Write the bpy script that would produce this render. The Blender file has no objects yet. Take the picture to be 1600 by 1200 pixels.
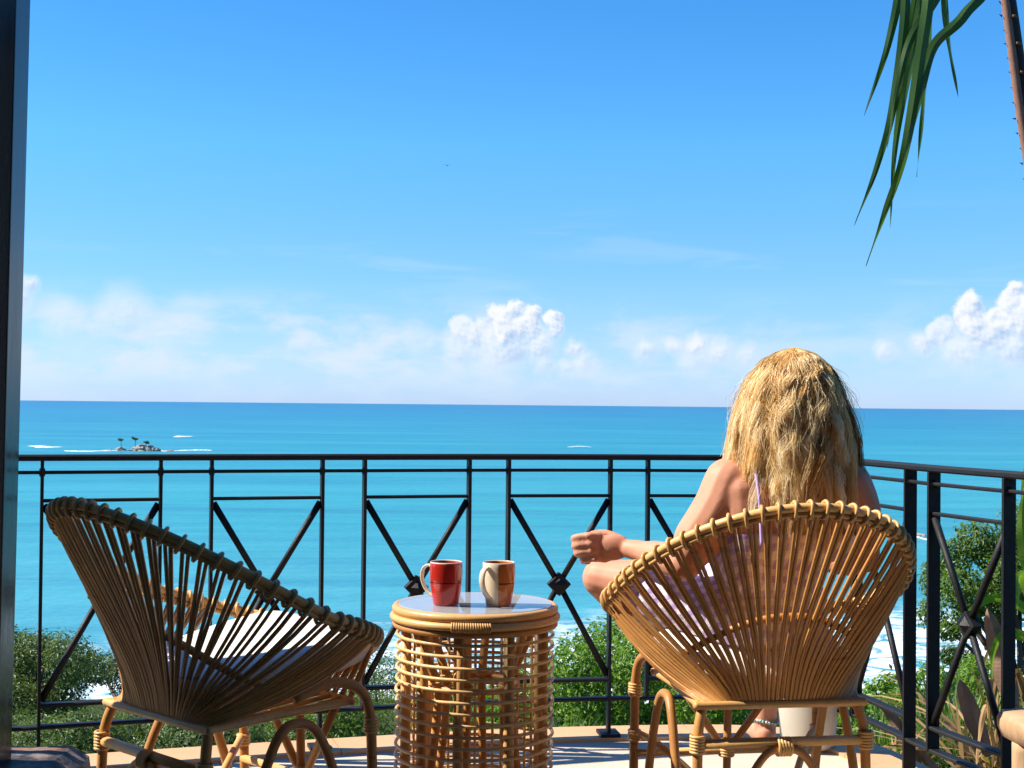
import bpy, bmesh, math, random
import numpy as np
from mathutils import Vector, Matrix, Euler

R = math.radians
random.seed(7)
rng = np.random.default_rng(11)
scene = bpy.context.scene
C = scene.collection

# ------------------------------------------------------------------ camera
EYE = 1.18                      # eye height above the balcony floor
SEA_Z = -38.8                   # the balcony stands some 40 m above the sea
F_PX = 2200.0                   # focal length in pixels of a 1600 px wide frame
cam = bpy.data.cameras.new('camera')
cam.sensor_width = 36.0
cam.lens = 36.0 * F_PX / 1600.0
cam.clip_start = 0.05
cam.clip_end = 200000.0
camo = bpy.data.objects.new('camera', cam)
C.objects.link(camo)
camo.matrix_world = (Matrix.Translation((0, 0, EYE))
                     @ Euler((R(90 + 0.83), 0, 0)).to_matrix().to_4x4()
                     @ Matrix.Rotation(R(0.54), 4, 'Z'))
scene.camera = camo

# ------------------------------------------------------------------ light
SUN_EL, SUN_AHEAD = 45.0, 3.0   # sun from the left, a little ahead of the camera
to_sun = Vector((-math.cos(R(SUN_AHEAD)) * math.cos(R(SUN_EL)),
                 math.sin(R(SUN_AHEAD)) * math.cos(R(SUN_EL)),
                 math.sin(R(SUN_EL))))
sun = bpy.data.lights.new('sun', 'SUN')
sun.energy = 5.0
sun.angle = R(0.53)
sun.color = (1.0, 0.93, 0.82)
suno = bpy.data.objects.new('sun', sun)
C.objects.link(suno)
suno.rotation_euler = to_sun.to_track_quat('Z', 'Y').to_euler()

scene.view_settings.view_transform = 'Standard'
scene.view_settings.look = 'None'
scene.view_settings.exposure = 0.9
scene.view_settings.gamma = 1.0
scene.view_settings.use_curve_mapping = False
scene.cycles.max_bounces = 10
scene.cycles.diffuse_bounces = 5
scene.cycles.glossy_bounces = 3
scene.cycles.transmission_bounces = 8
scene.cycles.transparent_max_bounces = 12
scene.cycles.use_denoising = True
scene.cycles.caustics_reflective = False
scene.cycles.caustics_refractive = False


class NT:
    """small helper to write node trees as expressions"""
    def __init__(self, tree):
        self.t = tree
        self.n = tree.nodes
        self.l = tree.links

    def node(self, kind, **kw):
        nd = self.n.new(kind)
        for k, v in kw.items():
            setattr(nd, k, v)
        return nd

    def put(self, sock, v):
        if hasattr(v, 'is_output'):
            self.l.new(v, sock)
        elif isinstance(v, (tuple, list)) and hasattr(sock.default_value, '__len__') and len(sock.default_value) == 4 and len(v) == 3:
            sock.default_value = (*v, 1.0)
        else:
            sock.default_value = v

    def m(self, op, a, b=0.0, c=0.0, clamp=False):
        nd = self.node('ShaderNodeMath', operation=op, use_clamp=clamp)
        for s, v in zip(nd.inputs, (a, b, c)):
            self.put(s, v)
        return nd.outputs[0]

    def v(self, op, a, b=(0, 0, 0), s=1.0):
        nd = self.node('ShaderNodeVectorMath', operation=op)
        self.put(nd.inputs[0], a)
        self.put(nd.inputs[1], b)
        self.put(nd.inputs[3], s)
        return nd.outputs['Value'] if op in ('LENGTH', 'DISTANCE', 'DOT_PRODUCT') else nd.outputs[0]

    def rng(self, x, a, b, c=0.0, d=1.0, smooth=False):
        nd = self.node('ShaderNodeMapRange')
        nd.interpolation_type = 'SMOOTHSTEP' if smooth else 'LINEAR'
        for s, v in zip(nd.inputs[:5], (x, a, b, c, d)):
            self.put(s, v)
        return nd.outputs[0]

    def mix(self, f, a, b, blend='MIX'):
        nd = self.node('ShaderNodeMix', data_type='RGBA', blend_type=blend)
        self.put(nd.inputs[0], f)
        self.put(nd.inputs[6], a)
        self.put(nd.inputs[7], b)
        return nd.outputs[2]

    def noise(self, vec, scale, detail=3.0, rough=0.5, color=False, dims='3D', dist=0.0):
        nd = self.node('ShaderNodeTexNoise', noise_dimensions=dims)
        if vec is not None:
            self.put(nd.inputs['Vector'], vec)
        nd.inputs['Scale'].default_value = scale
        nd.inputs['Detail'].default_value = detail
        nd.inputs['Roughness'].default_value = rough
        nd.inputs['Distortion'].default_value = dist
        return nd.outputs['Color' if color else 'Fac']

    def ramp(self, f, stops):
        nd = self.node('ShaderNodeValToRGB')
        els = nd.color_ramp.elements
        while len(els) < len(stops):
            els.new(0.5)
        for e, (p, c) in zip(els, stops):
            e.position = p
            e.color = (*c, 1.0) if len(c) == 3 else c
        self.put(nd.inputs[0], f)
        return nd.outputs[0]


# ------------------------------------------------------------------ sky
world = bpy.data.worlds.new('World')
scene.world = world
world.use_nodes = True
world.cycles.sampling_method = 'MANUAL'
world.cycles.sample_map_resolution = 512
wt = world.node_tree
wt.nodes.clear()
W = NT(wt)
sky = W.node('ShaderNodeTexSky', sky_type='NISHITA')
sky.sun_disc = False
sky.sun_elevation = R(SUN_EL)
sky.sun_rotation = R(-90 + SUN_AHEAD)
sky.altitude = 40.0
sky.air_density = 1.0
sky.dust_density = 0.1
sky.ozone_density = 2.5
hs = W.node('ShaderNodeHueSaturation')
hs.inputs['Saturation'].default_value = 1.32
hs.inputs['Value'].default_value = 1.0
wt.links.new(sky.outputs[0], hs.inputs['Color'])
SKY_STRENGTH = 0.087
dirv = W.node('ShaderNodeTexCoord').outputs['Generated']
sep = W.node('ShaderNodeSeparateXYZ')
wt.links.new(dirv, sep.inputs[0])
dx, dy, dz = sep.outputs
hyp = W.m('SQRT', W.m('ADD', W.m('MULTIPLY', dx, dx), W.m('MULTIPLY', dy, dy)))
az = W.m('MULTIPLY', W.m('ARCTAN2', dx, dy), F_PX)
el = W.m('MULTIPLY', W.m('ARCTAN2', dz, hyp), F_PX)
tint = W.ramp(W.m('DIVIDE', el, 400.0, clamp=True), [(0.0, (0.47, 0.70, 1.62)), (0.14, (0.49, 0.71, 1.30)), (0.33, (0.49, 0.71, 1.15)), (0.65, (0.56, 0.83, 1.16)), (1.0, (0.62, 1.00, 1.22))])
skycol = W.mix(1.0, hs.outputs[0], tint, 'MULTIPLY')
comb = W.node('ShaderNodeCombineXYZ')
wt.links.new(az, comb.inputs[0])
wt.links.new(el, comb.inputs[1])
P0 = comb.outputs[0]
# two scales of turbulence roll the outlines of the cumulus heads
n1 = W.v('SUBTRACT', W.noise(P0, 0.022, 2.0, 0.5, True, '2D'), (0.5, 0.5, 0.5))
n2 = W.v('SUBTRACT', W.noise(P0, 0.062, 6.0, 0.68, True, '2D'), (0.5, 0.5, 0.5))
Pw = W.v('ADD', W.v('ADD', P0, W.v('SCALE', n1, s=22.0)), W.v('SCALE', n2, s=14.0))


def lobe_pos(px, py):
    u, v = px - 800.0, py - 632.0
    u2, v2 = u + 0.0094 * v, v - 0.0094 * u
    return (math.atan(u2 / F_PX) * F_PX, -math.atan(v2 / F_PX) * F_PX, 0.0)


LOBES = [  # the middle cumulus, the right one and the faint bank between: place, radius, density
    (803, 482, 15, 1.0), (781, 496, 21, 1.0), (795, 512, 28, 1.0), (829, 490, 19, 1.0), (822, 508, 24, 1.0),
    (864, 498, 17, 1.0), (868, 516, 14, .9), (722, 516, 22, .8), (750, 520, 24, .85), (790, 538, 38, .75),
    (842, 538, 34, .6), (899, 545, 17, .68), (852, 571, 20, .55), (915, 572, 24, .5), (885, 578, 20, .5),
    (720, 545, 34, .45), (770, 562, 40, .4), (660, 535, 30, .3),
    (1590, 460, 15, 1.0), (1581, 478, 19, 1.0), (1606, 502, 40, 1.0), (1562, 508, 26, 1.0), (1519, 484, 20, 1.0),
    (1513, 505, 26, 1.0), (1541, 522, 34, .9), (1470, 522, 22, .8), (1440, 538, 20, .65), (1384, 550, 18, .5),
    (1590, 545, 46, .6), (1505, 548, 34, .55), (1670, 480, 60, 1.0), (1770, 530, 80, .8), (1530, 572, 30, .3),
    (1052, 541, 17, .5), (1087, 538, 18, .65), (1010, 550, 22, .5), (1122, 552, 24, .5), (1172, 552, 20, .45),
    (1085, 562, 32, .4), (46, 454, 16, .7), (10, 475, 34, .7),
    (100, 508, 34, .30), (190, 494, 44, .34), (300, 500, 40, .18), (262, 545, 36, .22), (130, 540, 50, .15),
]
LX, LY = -0.62, 0.78
acc_w = acc_l = amax = None
for (px, py, r, op) in LOBES:
    c = lobe_pos(px, py)
    dl = W.v('SUBTRACT', Pw, c)
    rr_ = r * (1.12 if op > .7 else 1.35)
    op = op if op > .7 else min(.85, op * 1.35)
    d = W.m('DIVIDE', W.v('LENGTH', dl), rr_)
    w = W.rng(d, 1.0, 0.62 if rr_ < r * 1.2 else 0.22, 0.0, op, smooth=True)
    lit = W.v('DOT_PRODUCT', dl, (LX / r, LY / r, 0))
    wl = W.m('MULTIPLY', w, lit)
    acc_w = w if acc_w is None else W.m('ADD', acc_w, w)
    acc_l = wl if acc_l is None else W.m('ADD', acc_l, wl)
    amax = w if amax is None else W.m('MAXIMUM', amax, w)
lit = W.m('DIVIDE', acc_l, W.m('ADD', acc_w, 0.001))
relief = W.m('SUBTRACT', W.noise(P0, 0.035, 5.0, 0.62, False, '2D'), W.noise(W.v('ADD', P0, (LX * 7, LY * 7, 0)), 0.035, 5.0, 0.62, False, '2D'))
lit = W.rng(W.m('ADD', W.m('MULTIPLY', lit, 0.75), W.m('MULTIPLY', relief, 1.5)), -0.60, 0.40, 0.0, 1.0, smooth=True)
alpha = W.m('MULTIPLY', W.m('MINIMUM', amax, 1.0), W.rng(el, 15, 80, 0.10, 1.0, smooth=True))
lit = W.m('ADD', W.m('MULTIPLY', lit, alpha), W.m('MULTIPLY', W.m('SUBTRACT', 1.0, alpha), 0.8))
cloud_col = W.mix(lit, (2.5, 3.7, 5.5), (6.0, 6.15, 6.4))
# thin bank of cloud lying low over the sea, all the way round
bank_v = W.v('MULTIPLY', P0, (0.0065, 0.017, 1.0))
bank = W.noise(bank_v, 1.0, 6.0, 0.60, False, '2D', 0.15)
bank_el = W.m('MULTIPLY', W.rng(el, 2, 70, 0.25, 1.0, smooth=True), W.rng(el, 195, 95, 0.0, 1.0, smooth=True))
bank_az = W.rng(az, 500, -100, 0.45, 1.0)
bank_a = W.m('MULTIPLY', W.m('MULTIPLY', W.rng(bank, 0.36, 0.68, 0.10, 0.9, smooth=True), bank_el), bank_az)
streak = W.noise(W.v('MULTIPLY', P0, (0.003, 0.024, 1.0)), 1.0, 4.0, 0.5, False, '2D', 0.4)
streak_a = W.m('MULTIPLY', W.rng(streak, 0.56, 0.78, 0.0, 0.22, smooth=True), W.m('MULTIPLY', W.rng(el, 120, 180, 0.0, 1.0), W.rng(el, 330, 200, 0.0, 1.0)))
base_sky = W.mix(W.m('ADD', bank_a, streak_a, clamp=True), skycol, (4.6, 5.3, 6.2))
cl_sky = W.mix(alpha, base_sky, cloud_col)
bg_plain = W.node('ShaderNodeBackground')
bg_cloud = W.node('ShaderNodeBackground')
W.put(bg_plain.inputs[0], base_sky)
W.put(bg_cloud.inputs[0], cl_sky)
bg_plain.inputs[1].default_value = SKY_STRENGTH
bg_cloud.inputs[1].default_value = SKY_STRENGTH
inside = W.m('MULTIPLY', W.m('COMPARE', el, 120.0, 125.0), W.m('COMPARE', az, 100.0, 1000.0))
mixs = W.node('ShaderNodeMixShader')
wt.links.new(inside, mixs.inputs[0])
wt.links.new(bg_plain.outputs[0], mixs.inputs[1])
wt.links.new(bg_cloud.outputs[0], mixs.inputs[2])
wout = W.node('ShaderNodeOutputWorld')
wt.links.new(mixs.outputs[0], wout.inputs[0])


# ------------------------------------------------------------------ object helpers
def tag(o, label=None, cat=None, group=None, kind=None):
    if label: o['label'] = label
    if cat: o['category'] = cat
    if group: o['group'] = group
    if kind: o['kind'] = kind
    return o


def empty(name, loc=(0, 0, 0), rz=0.0):
    o = bpy.data.objects.new(name, None)
    o.empty_display_size = 0.1
    C.objects.link(o)
    o.location = loc
    o.rotation_euler = (0, 0, rz)
    return o


def link(name, me, mat=None, parent=None, loc=None):
    o = bpy.data.objects.new(name, me)
    C.objects.link(o)
    if mat is not None and len(me.materials) == 0:
        me.materials.append(mat)
    if parent is not None:
        o.parent = parent
    if loc is not None:
        o.location = loc
    return o


def mesh_np(name, verts, faces, smooth=True, mat=None):
    """verts (n,3), faces (m,k)"""
    me = bpy.data.meshes.new(name)
    verts = np.asarray(verts, dtype=np.float32)
    faces = np.asarray(faces, dtype=np.int32)
    m, k = faces.shape
    me.vertices.add(len(verts))
    me.vertices.foreach_set('co', verts.ravel())
    me.loops.add(m * k)
    me.loops.foreach_set('vertex_index', faces.ravel())
    me.polygons.add(m)
    me.polygons.foreach_set('loop_start', np.arange(0, m * k, k, dtype=np.int32))
    me.polygons.foreach_set('use_smooth', np.full(m, smooth, dtype=bool))
    me.update(calc_edges=True)
    me.validate()
    if mat is not None:
        me.materials.append(mat)
    return me


def bm_mesh(name, bm, smooth=False):
    me = bpy.data.meshes.new(name)
    bmesh.ops.recalc_face_normals(bm, faces=bm.faces)
    bm.to_mesh(me)
    bm.free()
    if smooth:
        me.polygons.foreach_set('use_smooth', np.full(len(me.polygons), True))
    return me


def catmull(pts, n=8, closed=False):
    pts = [Vector(p) for p in pts]
    out = []
    N = len(pts)
    segs = N if closed else N - 1
    for i in range(segs):
        if closed:
            p0, p1, p2, p3 = pts[(i - 1) % N], pts[i], pts[(i + 1) % N], pts[(i + 2) % N]
        else:
            p1, p2 = pts[i], pts[i + 1]
            p0 = pts[i - 1] if i > 0 else p1 * 2 - p2
            p3 = pts[i + 2] if i + 2 < N else p2 * 2 - p1
        for j in range(n):
            t = j / n
            out.append(0.5 * ((2 * p1) + (p2 - p0) * t + (2 * p0 - 5 * p1 + 4 * p2 - p3) * t * t
                              + (3 * p1 - p0 - 3 * p2 + p3) * t ** 3))
    if not closed:
        out.append(pts[-1])
    return out


def tube_data(path, rad, sides=8, closed=False, caps=True):
    path = [Vector(p) for p in path]
    n = len(path)
    rads = rad if hasattr(rad, '__len__') else [rad] * n
    verts, faces = [], []
    up = None
    for i, p in enumerate(path):
        if closed:
            t = path[(i + 1) % n] - path[(i - 1) % n]
        else:
            t = path[min(i + 1, n - 1)] - path[max(i - 1, 0)]
        t = t.normalized() if t.length > 1e-9 else Vector((0, 0, 1))
        if up is None:
            ref = Vector((0, 0, 1)) if abs(t.z) < 0.9 else Vector((1, 0, 0))
            up = (ref - t * ref.dot(t)).normalized()
        else:
            up = up - t * up.dot(t)
            up = up.normalized() if up.length > 1e-6 else t.orthogonal().normalized()
        side = t.cross(up)
        for k in range(sides):
            a = 2 * math.pi * k / sides
            verts.append(p + (up * math.cos(a) + side * math.sin(a)) * rads[i])
    m = n if closed else n - 1
    for i in range(m):
        j = (i + 1) % n
        for k in range(sides):
            k2 = (k + 1) % sides
            faces.append((i * sides + k, i * sides + k2, j * sides + k2, j * sides + k))
    if caps and not closed:
        for base, idx in ((0, 0), ((n - 1) * sides, n - 1)):
            c = len(verts)
            verts.append(path[idx])
            for k in range(sides):
                faces.append((base + k, base + (k + 1) % sides, c, c))
    return verts, faces


class MB:
    """collects shapes for ONE part"""
    def __init__(self):
        self.v, self.f = [], []

    def add(self, verts, faces, mtx=None):
        b = len(self.v)
        self.v += [tuple((mtx @ Vector(q)) if mtx else q) for q in verts]
        for f in faces:
            g = []
            for i in f:
                if b + i not in g:
                    g.append(b + i)
            self.f.append(tuple(g))
        return self

    def tube(self, path, rad, sides=8, closed=False, caps=True):
        return self.add(*tube_data(path, rad, sides, closed, caps))

    def box(self, size, mtx=None, bevel=0.0):
        bm = bmesh.new()
        bmesh.ops.create_cube(bm, size=1.0)
        bmesh.ops.scale(bm, vec=size, verts=bm.verts)
        if bevel > 0:
            bmesh.ops.bevel(bm, geom=list(bm.edges), offset=bevel, segments=2, affect='EDGES', profile=0.6)
        bm.verts.index_update()
        vs = [v.co.copy() for v in bm.verts]
        fs = [[v.index for v in f.verts] for f in bm.faces]
        bm.free()
        return self.add(vs, fs, mtx)

    def lathe(self, prof, n=32, mtx=None, closed=False):
        vs, fs = [], []
        m = len(prof)
        for i in range(n):
            a = 2 * math.pi * i / n
            for r, z in prof:
                vs.append(Vector((r * math.cos(a), r * math.sin(a), z)))
        for i in range(n):
            j = (i + 1) % n
            for k in range(m if closed else m - 1):
                k2 = (k + 1) % m
                fs.append((i * m + k, j * m + k, j * m + k2, i * m + k2))
        return self.add(vs, fs, mtx)

    def mesh(self, name, smooth=True):
        me = bpy.data.meshes.new(name)
        me.from_pydata(self.v, [], self.f)
        bm = bmesh.new()
        bm.from_mesh(me)
        bmesh.ops.remove_doubles(bm, verts=bm.verts, dist=1e-6)
        bmesh.ops.recalc_face_normals(bm, faces=bm.faces)
        bm.to_mesh(me)
        bm.free()
        me.polygons.foreach_set('use_smooth', np.full(len(me.polygons), smooth))
        return me

    def build(self, name, mat, parent=None, smooth=True, loc=None):
        return link(name, self.mesh(name, smooth), mat, parent, loc)


def bar_mtx(a, b, up=(0, 0, 1)):
    """a frame at the middle of a-b whose X axis runs along it"""
    a, b = Vector(a), Vector(b)
    x = (b - a).normalized()
    u = Vector(up)
    y = u.cross(x)
    y = y.normalized() if y.length > 1e-6 else x.orthogonal().normalized()
    z = x.cross(y)
    m = Matrix((x, y, z)).transposed().to_4x4()
    m.translation = (a + b) / 2
    return m


def copy_tree(o, parent=None):
    c = o.copy()
    C.objects.link(c)
    if parent is not None:
        c.parent = parent
    for ch in list(o.children):
        copy_tree(ch, c)
    return c


# ------------------------------------------------------------------ materials
def new_mat(name):
    m = bpy.data.materials.new(name)
    m.use_nodes = True
    nt = m.node_tree
    nt.nodes.clear()
    N = NT(nt)
    out = N.node('ShaderNodeOutputMaterial')
    return m, N, out


def bsdf(N, out, color, rough=0.5, spec=0.5, bump=None, bump_s=0.2, bump_d=0.01, **kw):
    p = N.node('ShaderNodeBsdfPrincipled')
    N.put(p.inputs['Base Color'], color)
    N.put(p.inputs['Roughness'], rough)
    N.put(p.inputs['Specular IOR Level'], spec)
    for k, v in kw.items():
        N.put(p.inputs[k.replace('_', ' ')], v)
    if bump is not None:
        b = N.node('ShaderNodeBump')
        b.inputs['Strength'].default_value = bump_s
        b.inputs['Distance'].default_value = bump_d
        N.put(b.inputs['Height'], bump)
        N.l.new(b.outputs[0], p.inputs['Normal'])
    N.l.new(p.outputs[0], out.inputs[0])
    return p


def obj_co(N):
    return N.node('ShaderNodeTexCoord').outputs['Object']


def world_co(N):
    return N.node('ShaderNodeNewGeometry').outputs['Position']


def rattan_mat(name, dark, light, rough=0.38):
    m, N, out = new_mat(name)
    co = obj_co(N)
    rnd = N.node('ShaderNodeObjectInfo').outputs['Random']
    big = N.noise(co, 9.0, 3.0, 0.6)
    fine = N.noise(co, 120.0, 3.0, 0.7)
    f = N.m('ADD', N.m('MULTIPLY', rnd, 0.45), N.m('MULTIPLY', big, 0.6))
    col = N.mix(N.m('SUBTRACT', f, 0.02, clamp=True), dark, light)
    col = N.mix(N.rng(fine, 0.55, 0.75, 0.0, 0.35), col, tuple(x * 0.45 for x in dark))
    ring = N.noise(N.v('MULTIPLY', co, (4.0, 4.0, 46.0)), 1.0, 2.0, 0.5)
    col = N.mix(N.rng(ring, 0.68, 0.72, 0.0, 0.45), col, tuple(x * 0.35 for x in dark))
    grime = N.noise(co, 3.2, 5.0, 0.65)
    col = N.mix(N.rng(grime, 0.52, 0.72, 0.0, 0.5), col, tuple(x * 0.55 for x in dark))
    bsdf(N, out, col, N.rng(fine, 0.3, 0.7, rough, rough + .16), 0.38, fine, 0.3, 0.002)
    return m


M = {}
M['rattan'] = rattan_mat('rattan', (0.35, 0.142, 0.034), (0.66, 0.325, 0.092))
M['table_cane_lit'] = rattan_mat('table_cane_lit', (0.58, 0.33, 0.12), (0.84, 0.57, 0.26), 0.36)  # cane colour lightened to make up for the chair's shade on the hoops
M['rattan_pale'] = rattan_mat('rattan_pale', (0.53, 0.265, 0.080), (0.77, 0.475, 0.18), 0.33)

m, N, out = new_mat('black_iron')
n = N.noise(obj_co(N), 40.0, 4.0, 0.6)
bsdf(N, out, N.mix(n, (0.004, 0.004, 0.0045), (0.011, 0.011, 0.012)), N.rng(n, .3, .7, .48, .66), 0.33, N.noise(obj_co(N), 160.0, 3.0), 0.25, 0.003)
M['iron'] = m

m, N, out = new_mat('dark_lacquered_wood')
co = N.v('MULTIPLY', obj_co(N), (14.0, 14.0, 0.9))
n = N.noise(co, 3.0, 5.0, 0.6, dist=0.4)
bsdf(N, out, N.mix(n, (0.006, 0.005, 0.005), (0.022, 0.014, 0.010)), N.rng(n, .3, .7, .16, .3), 0.6, n, 0.12, 0.004)
M['dark_wood'] = m

m, N, out = new_mat('floor_plaster')
co = world_co(N)
n = N.noise(co, 2.2, 5.0, 0.6)
n2 = N.noise(co, 60.0, 4.0, 0.7)
col = N.mix(n, (0.48, 0.375, 0.275), (0.70, 0.58, 0.45))
col = N.mix(N.rng(n2, 0.58, 0.72, 0, 0.5), col, (0.20, 0.17, 0.15))
bsdf(N, out, col, 0.72, 0.3, n2, 0.35, 0.004)
M['floor'] = m

m, N, out = new_mat('terracotta_coping')
co = world_co(N)
n = N.noise(co, 3.0, 5.0, 0.6)
n2 = N.noise(co, 45.0, 3.0, 0.6)
col = N.mix(n, (0.56, 0.29, 0.12), (0.68, 0.42, 0.22))
col = N.mix(N.rng(n2, 0.62, 0.74, 0, 0.4), col, (0.26, 0.15, 0.09))
bsdf(N, out, col, 0.55, 0.4, n2, 0.2, 0.003)
M['coping'] = m

m, N, out = new_mat('painted_stone')
co = obj_co(N)
n = N.noise(co, 14.0, 5.0, 0.65)
n2 = N.noise(co, 5.0, 4.0, 0.6)
col = N.mix(N.rng(n, 0.45, 0.62), (0.03, 0.022, 0.018), (0.22, 0.17, 0.14))
col = N.mix(N.rng(n2, 0.55, 0.68, 0, .8), col, (0.28, 0.13, 0.06))
bsdf(N, out, col, 0.6, 0.4, n, 0.6, 0.012)
M['stone'] = m

m, N, out = new_mat('white_plaster')
n = N.noise(obj_co(N), 6.0, 5.0, 0.6)
bsdf(N, out, N.mix(n, (0.42, 0.38, 0.33), (0.55, 0.50, 0.43)), 0.85, 0.2, n, 0.3, 0.01)
M['plaster'] = m

m, N, out = new_mat('driftwood')
co = N.v('MULTIPLY', obj_co(N), (1.0, 1.0, 0.2))
n = N.noise(co, 26.0, 5.0, 0.65, dist=1.2)
n2 = N.noise(obj_co(N), 6.0, 3.0)
col = N.mix(n, (0.30, 0.17, 0.085), (0.58, 0.40, 0.24))
col = N.mix(N.rng(n2, 0.6, 0.72, 0, .7), col, (0.14, 0.08, 0.05))
bsdf(N, out, col, 0.6, 0.35, n, 0.5, 0.006)
M['driftwood'] = m

m, N, out = new_mat('cushion_canvas')
co = obj_co(N)
n = N.noise(co, 220.0, 2.0)
n2 = N.noise(co, 5.0, 4.0)
bsdf(N, out, N.mix(n2, (0.70, 0.64, 0.58), (0.80, 0.75, 0.69)), 0.9, 0.15, N.m('ADD', n, N.m('MULTIPLY', n2, 2.0)), 0.3, 0.004, Sheen_Weight=0.2)
M['canvas'] = m

m, N, out = new_mat('clear_glass')
fr = N.node('ShaderNodeFresnel')
N.put(fr.inputs['IOR'], N.rng(N.node('ShaderNodeNewGeometry').outputs['Backfacing'], 0.0, 1.0, 2.6, 1 / 2.6))
tr = N.node('ShaderNodeBsdfTransparent')
tr.inputs[0].default_value = (0.93, 0.97, 0.95, 1)
gl = N.node('ShaderNodeBsdfGlossy')
gl.inputs['Roughness'].default_value = 0.015
mx = N.node('ShaderNodeMixShader')
df = N.node('ShaderNodeBsdfDiffuse'); df.inputs[0].default_value = (0.72, 0.74, 0.76, 1)
frost = N.node('ShaderNodeMixShader'); frost.inputs[0].default_value = 0.45
N.l.new(tr.outputs[0], frost.inputs[1]); N.l.new(df.outputs[0], frost.inputs[2])
N.l.new(fr.outputs[0], mx.inputs[0]); N.l.new(frost.outputs[0], mx.inputs[1]); N.l.new(gl.outputs[0], mx.inputs[2])
N.l.new(mx.outputs[0], out.inputs[0])
M['glass'] = m


def mug_mat(name, band, split, split2, line_col):
    """glazed mug: coloured glaze round the cup, cream from the handle to the split plane"""
    m, N, out = new_mat(name)
    co = obj_co(N)
    s = N.node('ShaderNodeSeparateXYZ'); N.put(s.inputs[0], co)
    sang = N.m('ARCTAN2', s.outputs[1], s.outputs[0])      # 0 = handle side
    ang = N.m('ABSOLUTE', sang)
    n = N.noise(co, 60.0, 3.0)
    mask = N.m('MAXIMUM', N.m('GREATER_THAN', sang, split), N.m('LESS_THAN', sang, -split2))
    rip = N.m('SINE', N.m('MULTIPLY', N.m('ADD', s.outputs[2], N.m('MULTIPLY', N.m('SINE', N.m('MULTIPLY', ang, 1.6)), 0.012)), 900.0))
    low = N.m('LESS_THAN', s.outputs[2], 0.058)
    bcol = N.mix(N.m('MULTIPLY', low, N.rng(rip, -1, 1, 0.05, 0.3)), band, tuple(min(1, x * 1.9 + .03) for x in band))
    col = N.mix(mask, (0.70, 0.58, 0.42), bcol)
    ln = N.m('MULTIPLY', N.m('COMPARE', s.outputs[2], 0.0605, 0.0016), mask)
    col = N.mix(ln, col, line_col)
    col = N.mix(N.m('GREATER_THAN', s.outputs[2], 0.1105), col, (0.68, 0.57, 0.44))
    bsdf(N, out, col, 0.14, 0.5, n, 0.05, 0.001, Coat_Weight=0.4, Coat_Roughness=0.05)
    return m


M['mug_red'] = mug_mat('red_glaze', (0.42, 0.018, 0.010), 0.35, 0.35, (0.05, 0.004, 0.006))
M['mug_orange'] = mug_mat('orange_glaze', (0.52, 0.135, 0.022), 0.64, 1.75, (0.06, 0.008, 0.006))
m, N, out = new_mat('cream_glaze')
n = N.noise(obj_co(N), 30.0, 3.0)
bsdf(N, out, N.mix(n, (0.62, 0.50, 0.36), (0.74, 0.63, 0.48)), 0.16, 0.5, Coat_Weight=0.4)
M['cream_glaze'] = m

m, N, out = new_mat('skin')
co = obj_co(N)
n = N.noise(co, 18.0, 4.0, 0.6)
n2 = N.noise(co, 180.0, 3.0, 0.6)
col = N.mix(n, (0.54, 0.225, 0.130), (0.66, 0.325, 0.205))
col = N.mix(N.rng(n2, 0.62, 0.72, 0, 0.35), col, (0.36, 0.13, 0.075))
bsdf(N, out, col, 0.56, 0.32, N.m('ADD', n2, N.m('MULTIPLY', N.noise(co, 70.0, 4.0, 0.6), 0.8)), 0.16, 0.002, Subsurface_Weight=0.12, Subsurface_Radius=(0.012, 0.005, 0.003), Subsurface_Scale=0.5)
M['skin'] = m

m, N, out = new_mat('lavender_gingham')
co = obj_co(N)
s = N.node('ShaderNodeSeparateXYZ'); N.put(s.inputs[0], co)
k = 2 * math.pi / 0.030
sx = N.m('GREATER_THAN', N.m('SINE', N.m('MULTIPLY', N.m('ADD', s.outputs[0], N.m('MULTIPLY', s.outputs[1], 0.45)), k)), 0.0)
sz = N.m('GREATER_THAN', N.m('SINE', N.m('MULTIPLY', N.m('ADD', s.outputs[2], N.m('MULTIPLY', s.outputs[1], 0.55)), k)), 0.0)
ch = N.m('MULTIPLY', N.m('ADD', sx, sz), 0.5)
col = N.mix(ch, (0.80, 0.77, 0.82), (0.42, 0.31, 0.60))
nn = N.noise(co, 7.0, 4.0)
bsdf(N, out, col, 0.85, 0.15, N.m('ADD', nn, N.m('MULTIPLY', N.noise(co, 300.0, 2.0), 0.1)), 0.6, 0.02, Sheen_Weight=0.15)
M['gingham'] = m
m, N, out = new_mat('lavender_strap')
bsdf(N, out, (0.46, 0.36, 0.70), 0.6, 0.3)
M['strap'] = m

m, N, out = new_mat('blonde_hair')
at = N.node('ShaderNodeAttribute'); at.attribute_name = 'tint'
col = N.ramp(at.outputs['Fac'], [(0.0, (0.18, 0.085, 0.024)), (0.3, (0.60, 0.35, 0.110)), (0.6, (0.94, 0.72, 0.34)), (1.0, (1.0, 0.91, 0.68))])
p = N.node('ShaderNodeBsdfPrincipled')
N.put(p.inputs['Base Color'], col)
p.inputs['Roughness'].default_value = 0.36
p.inputs['Specular IOR Level'].default_value = 0.55
tl = N.node('ShaderNodeBsdfTranslucent'); N.put(tl.inputs[0], col)
mx = N.node('ShaderNodeMixShader'); mx.inputs[0].default_value = 0.5
N.l.new(p.outputs[0], mx.inputs[1]); N.l.new(tl.outputs[0], mx.inputs[2]); N.l.new(mx.outputs[0], out.inputs[0])
M['hair'] = m

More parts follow.
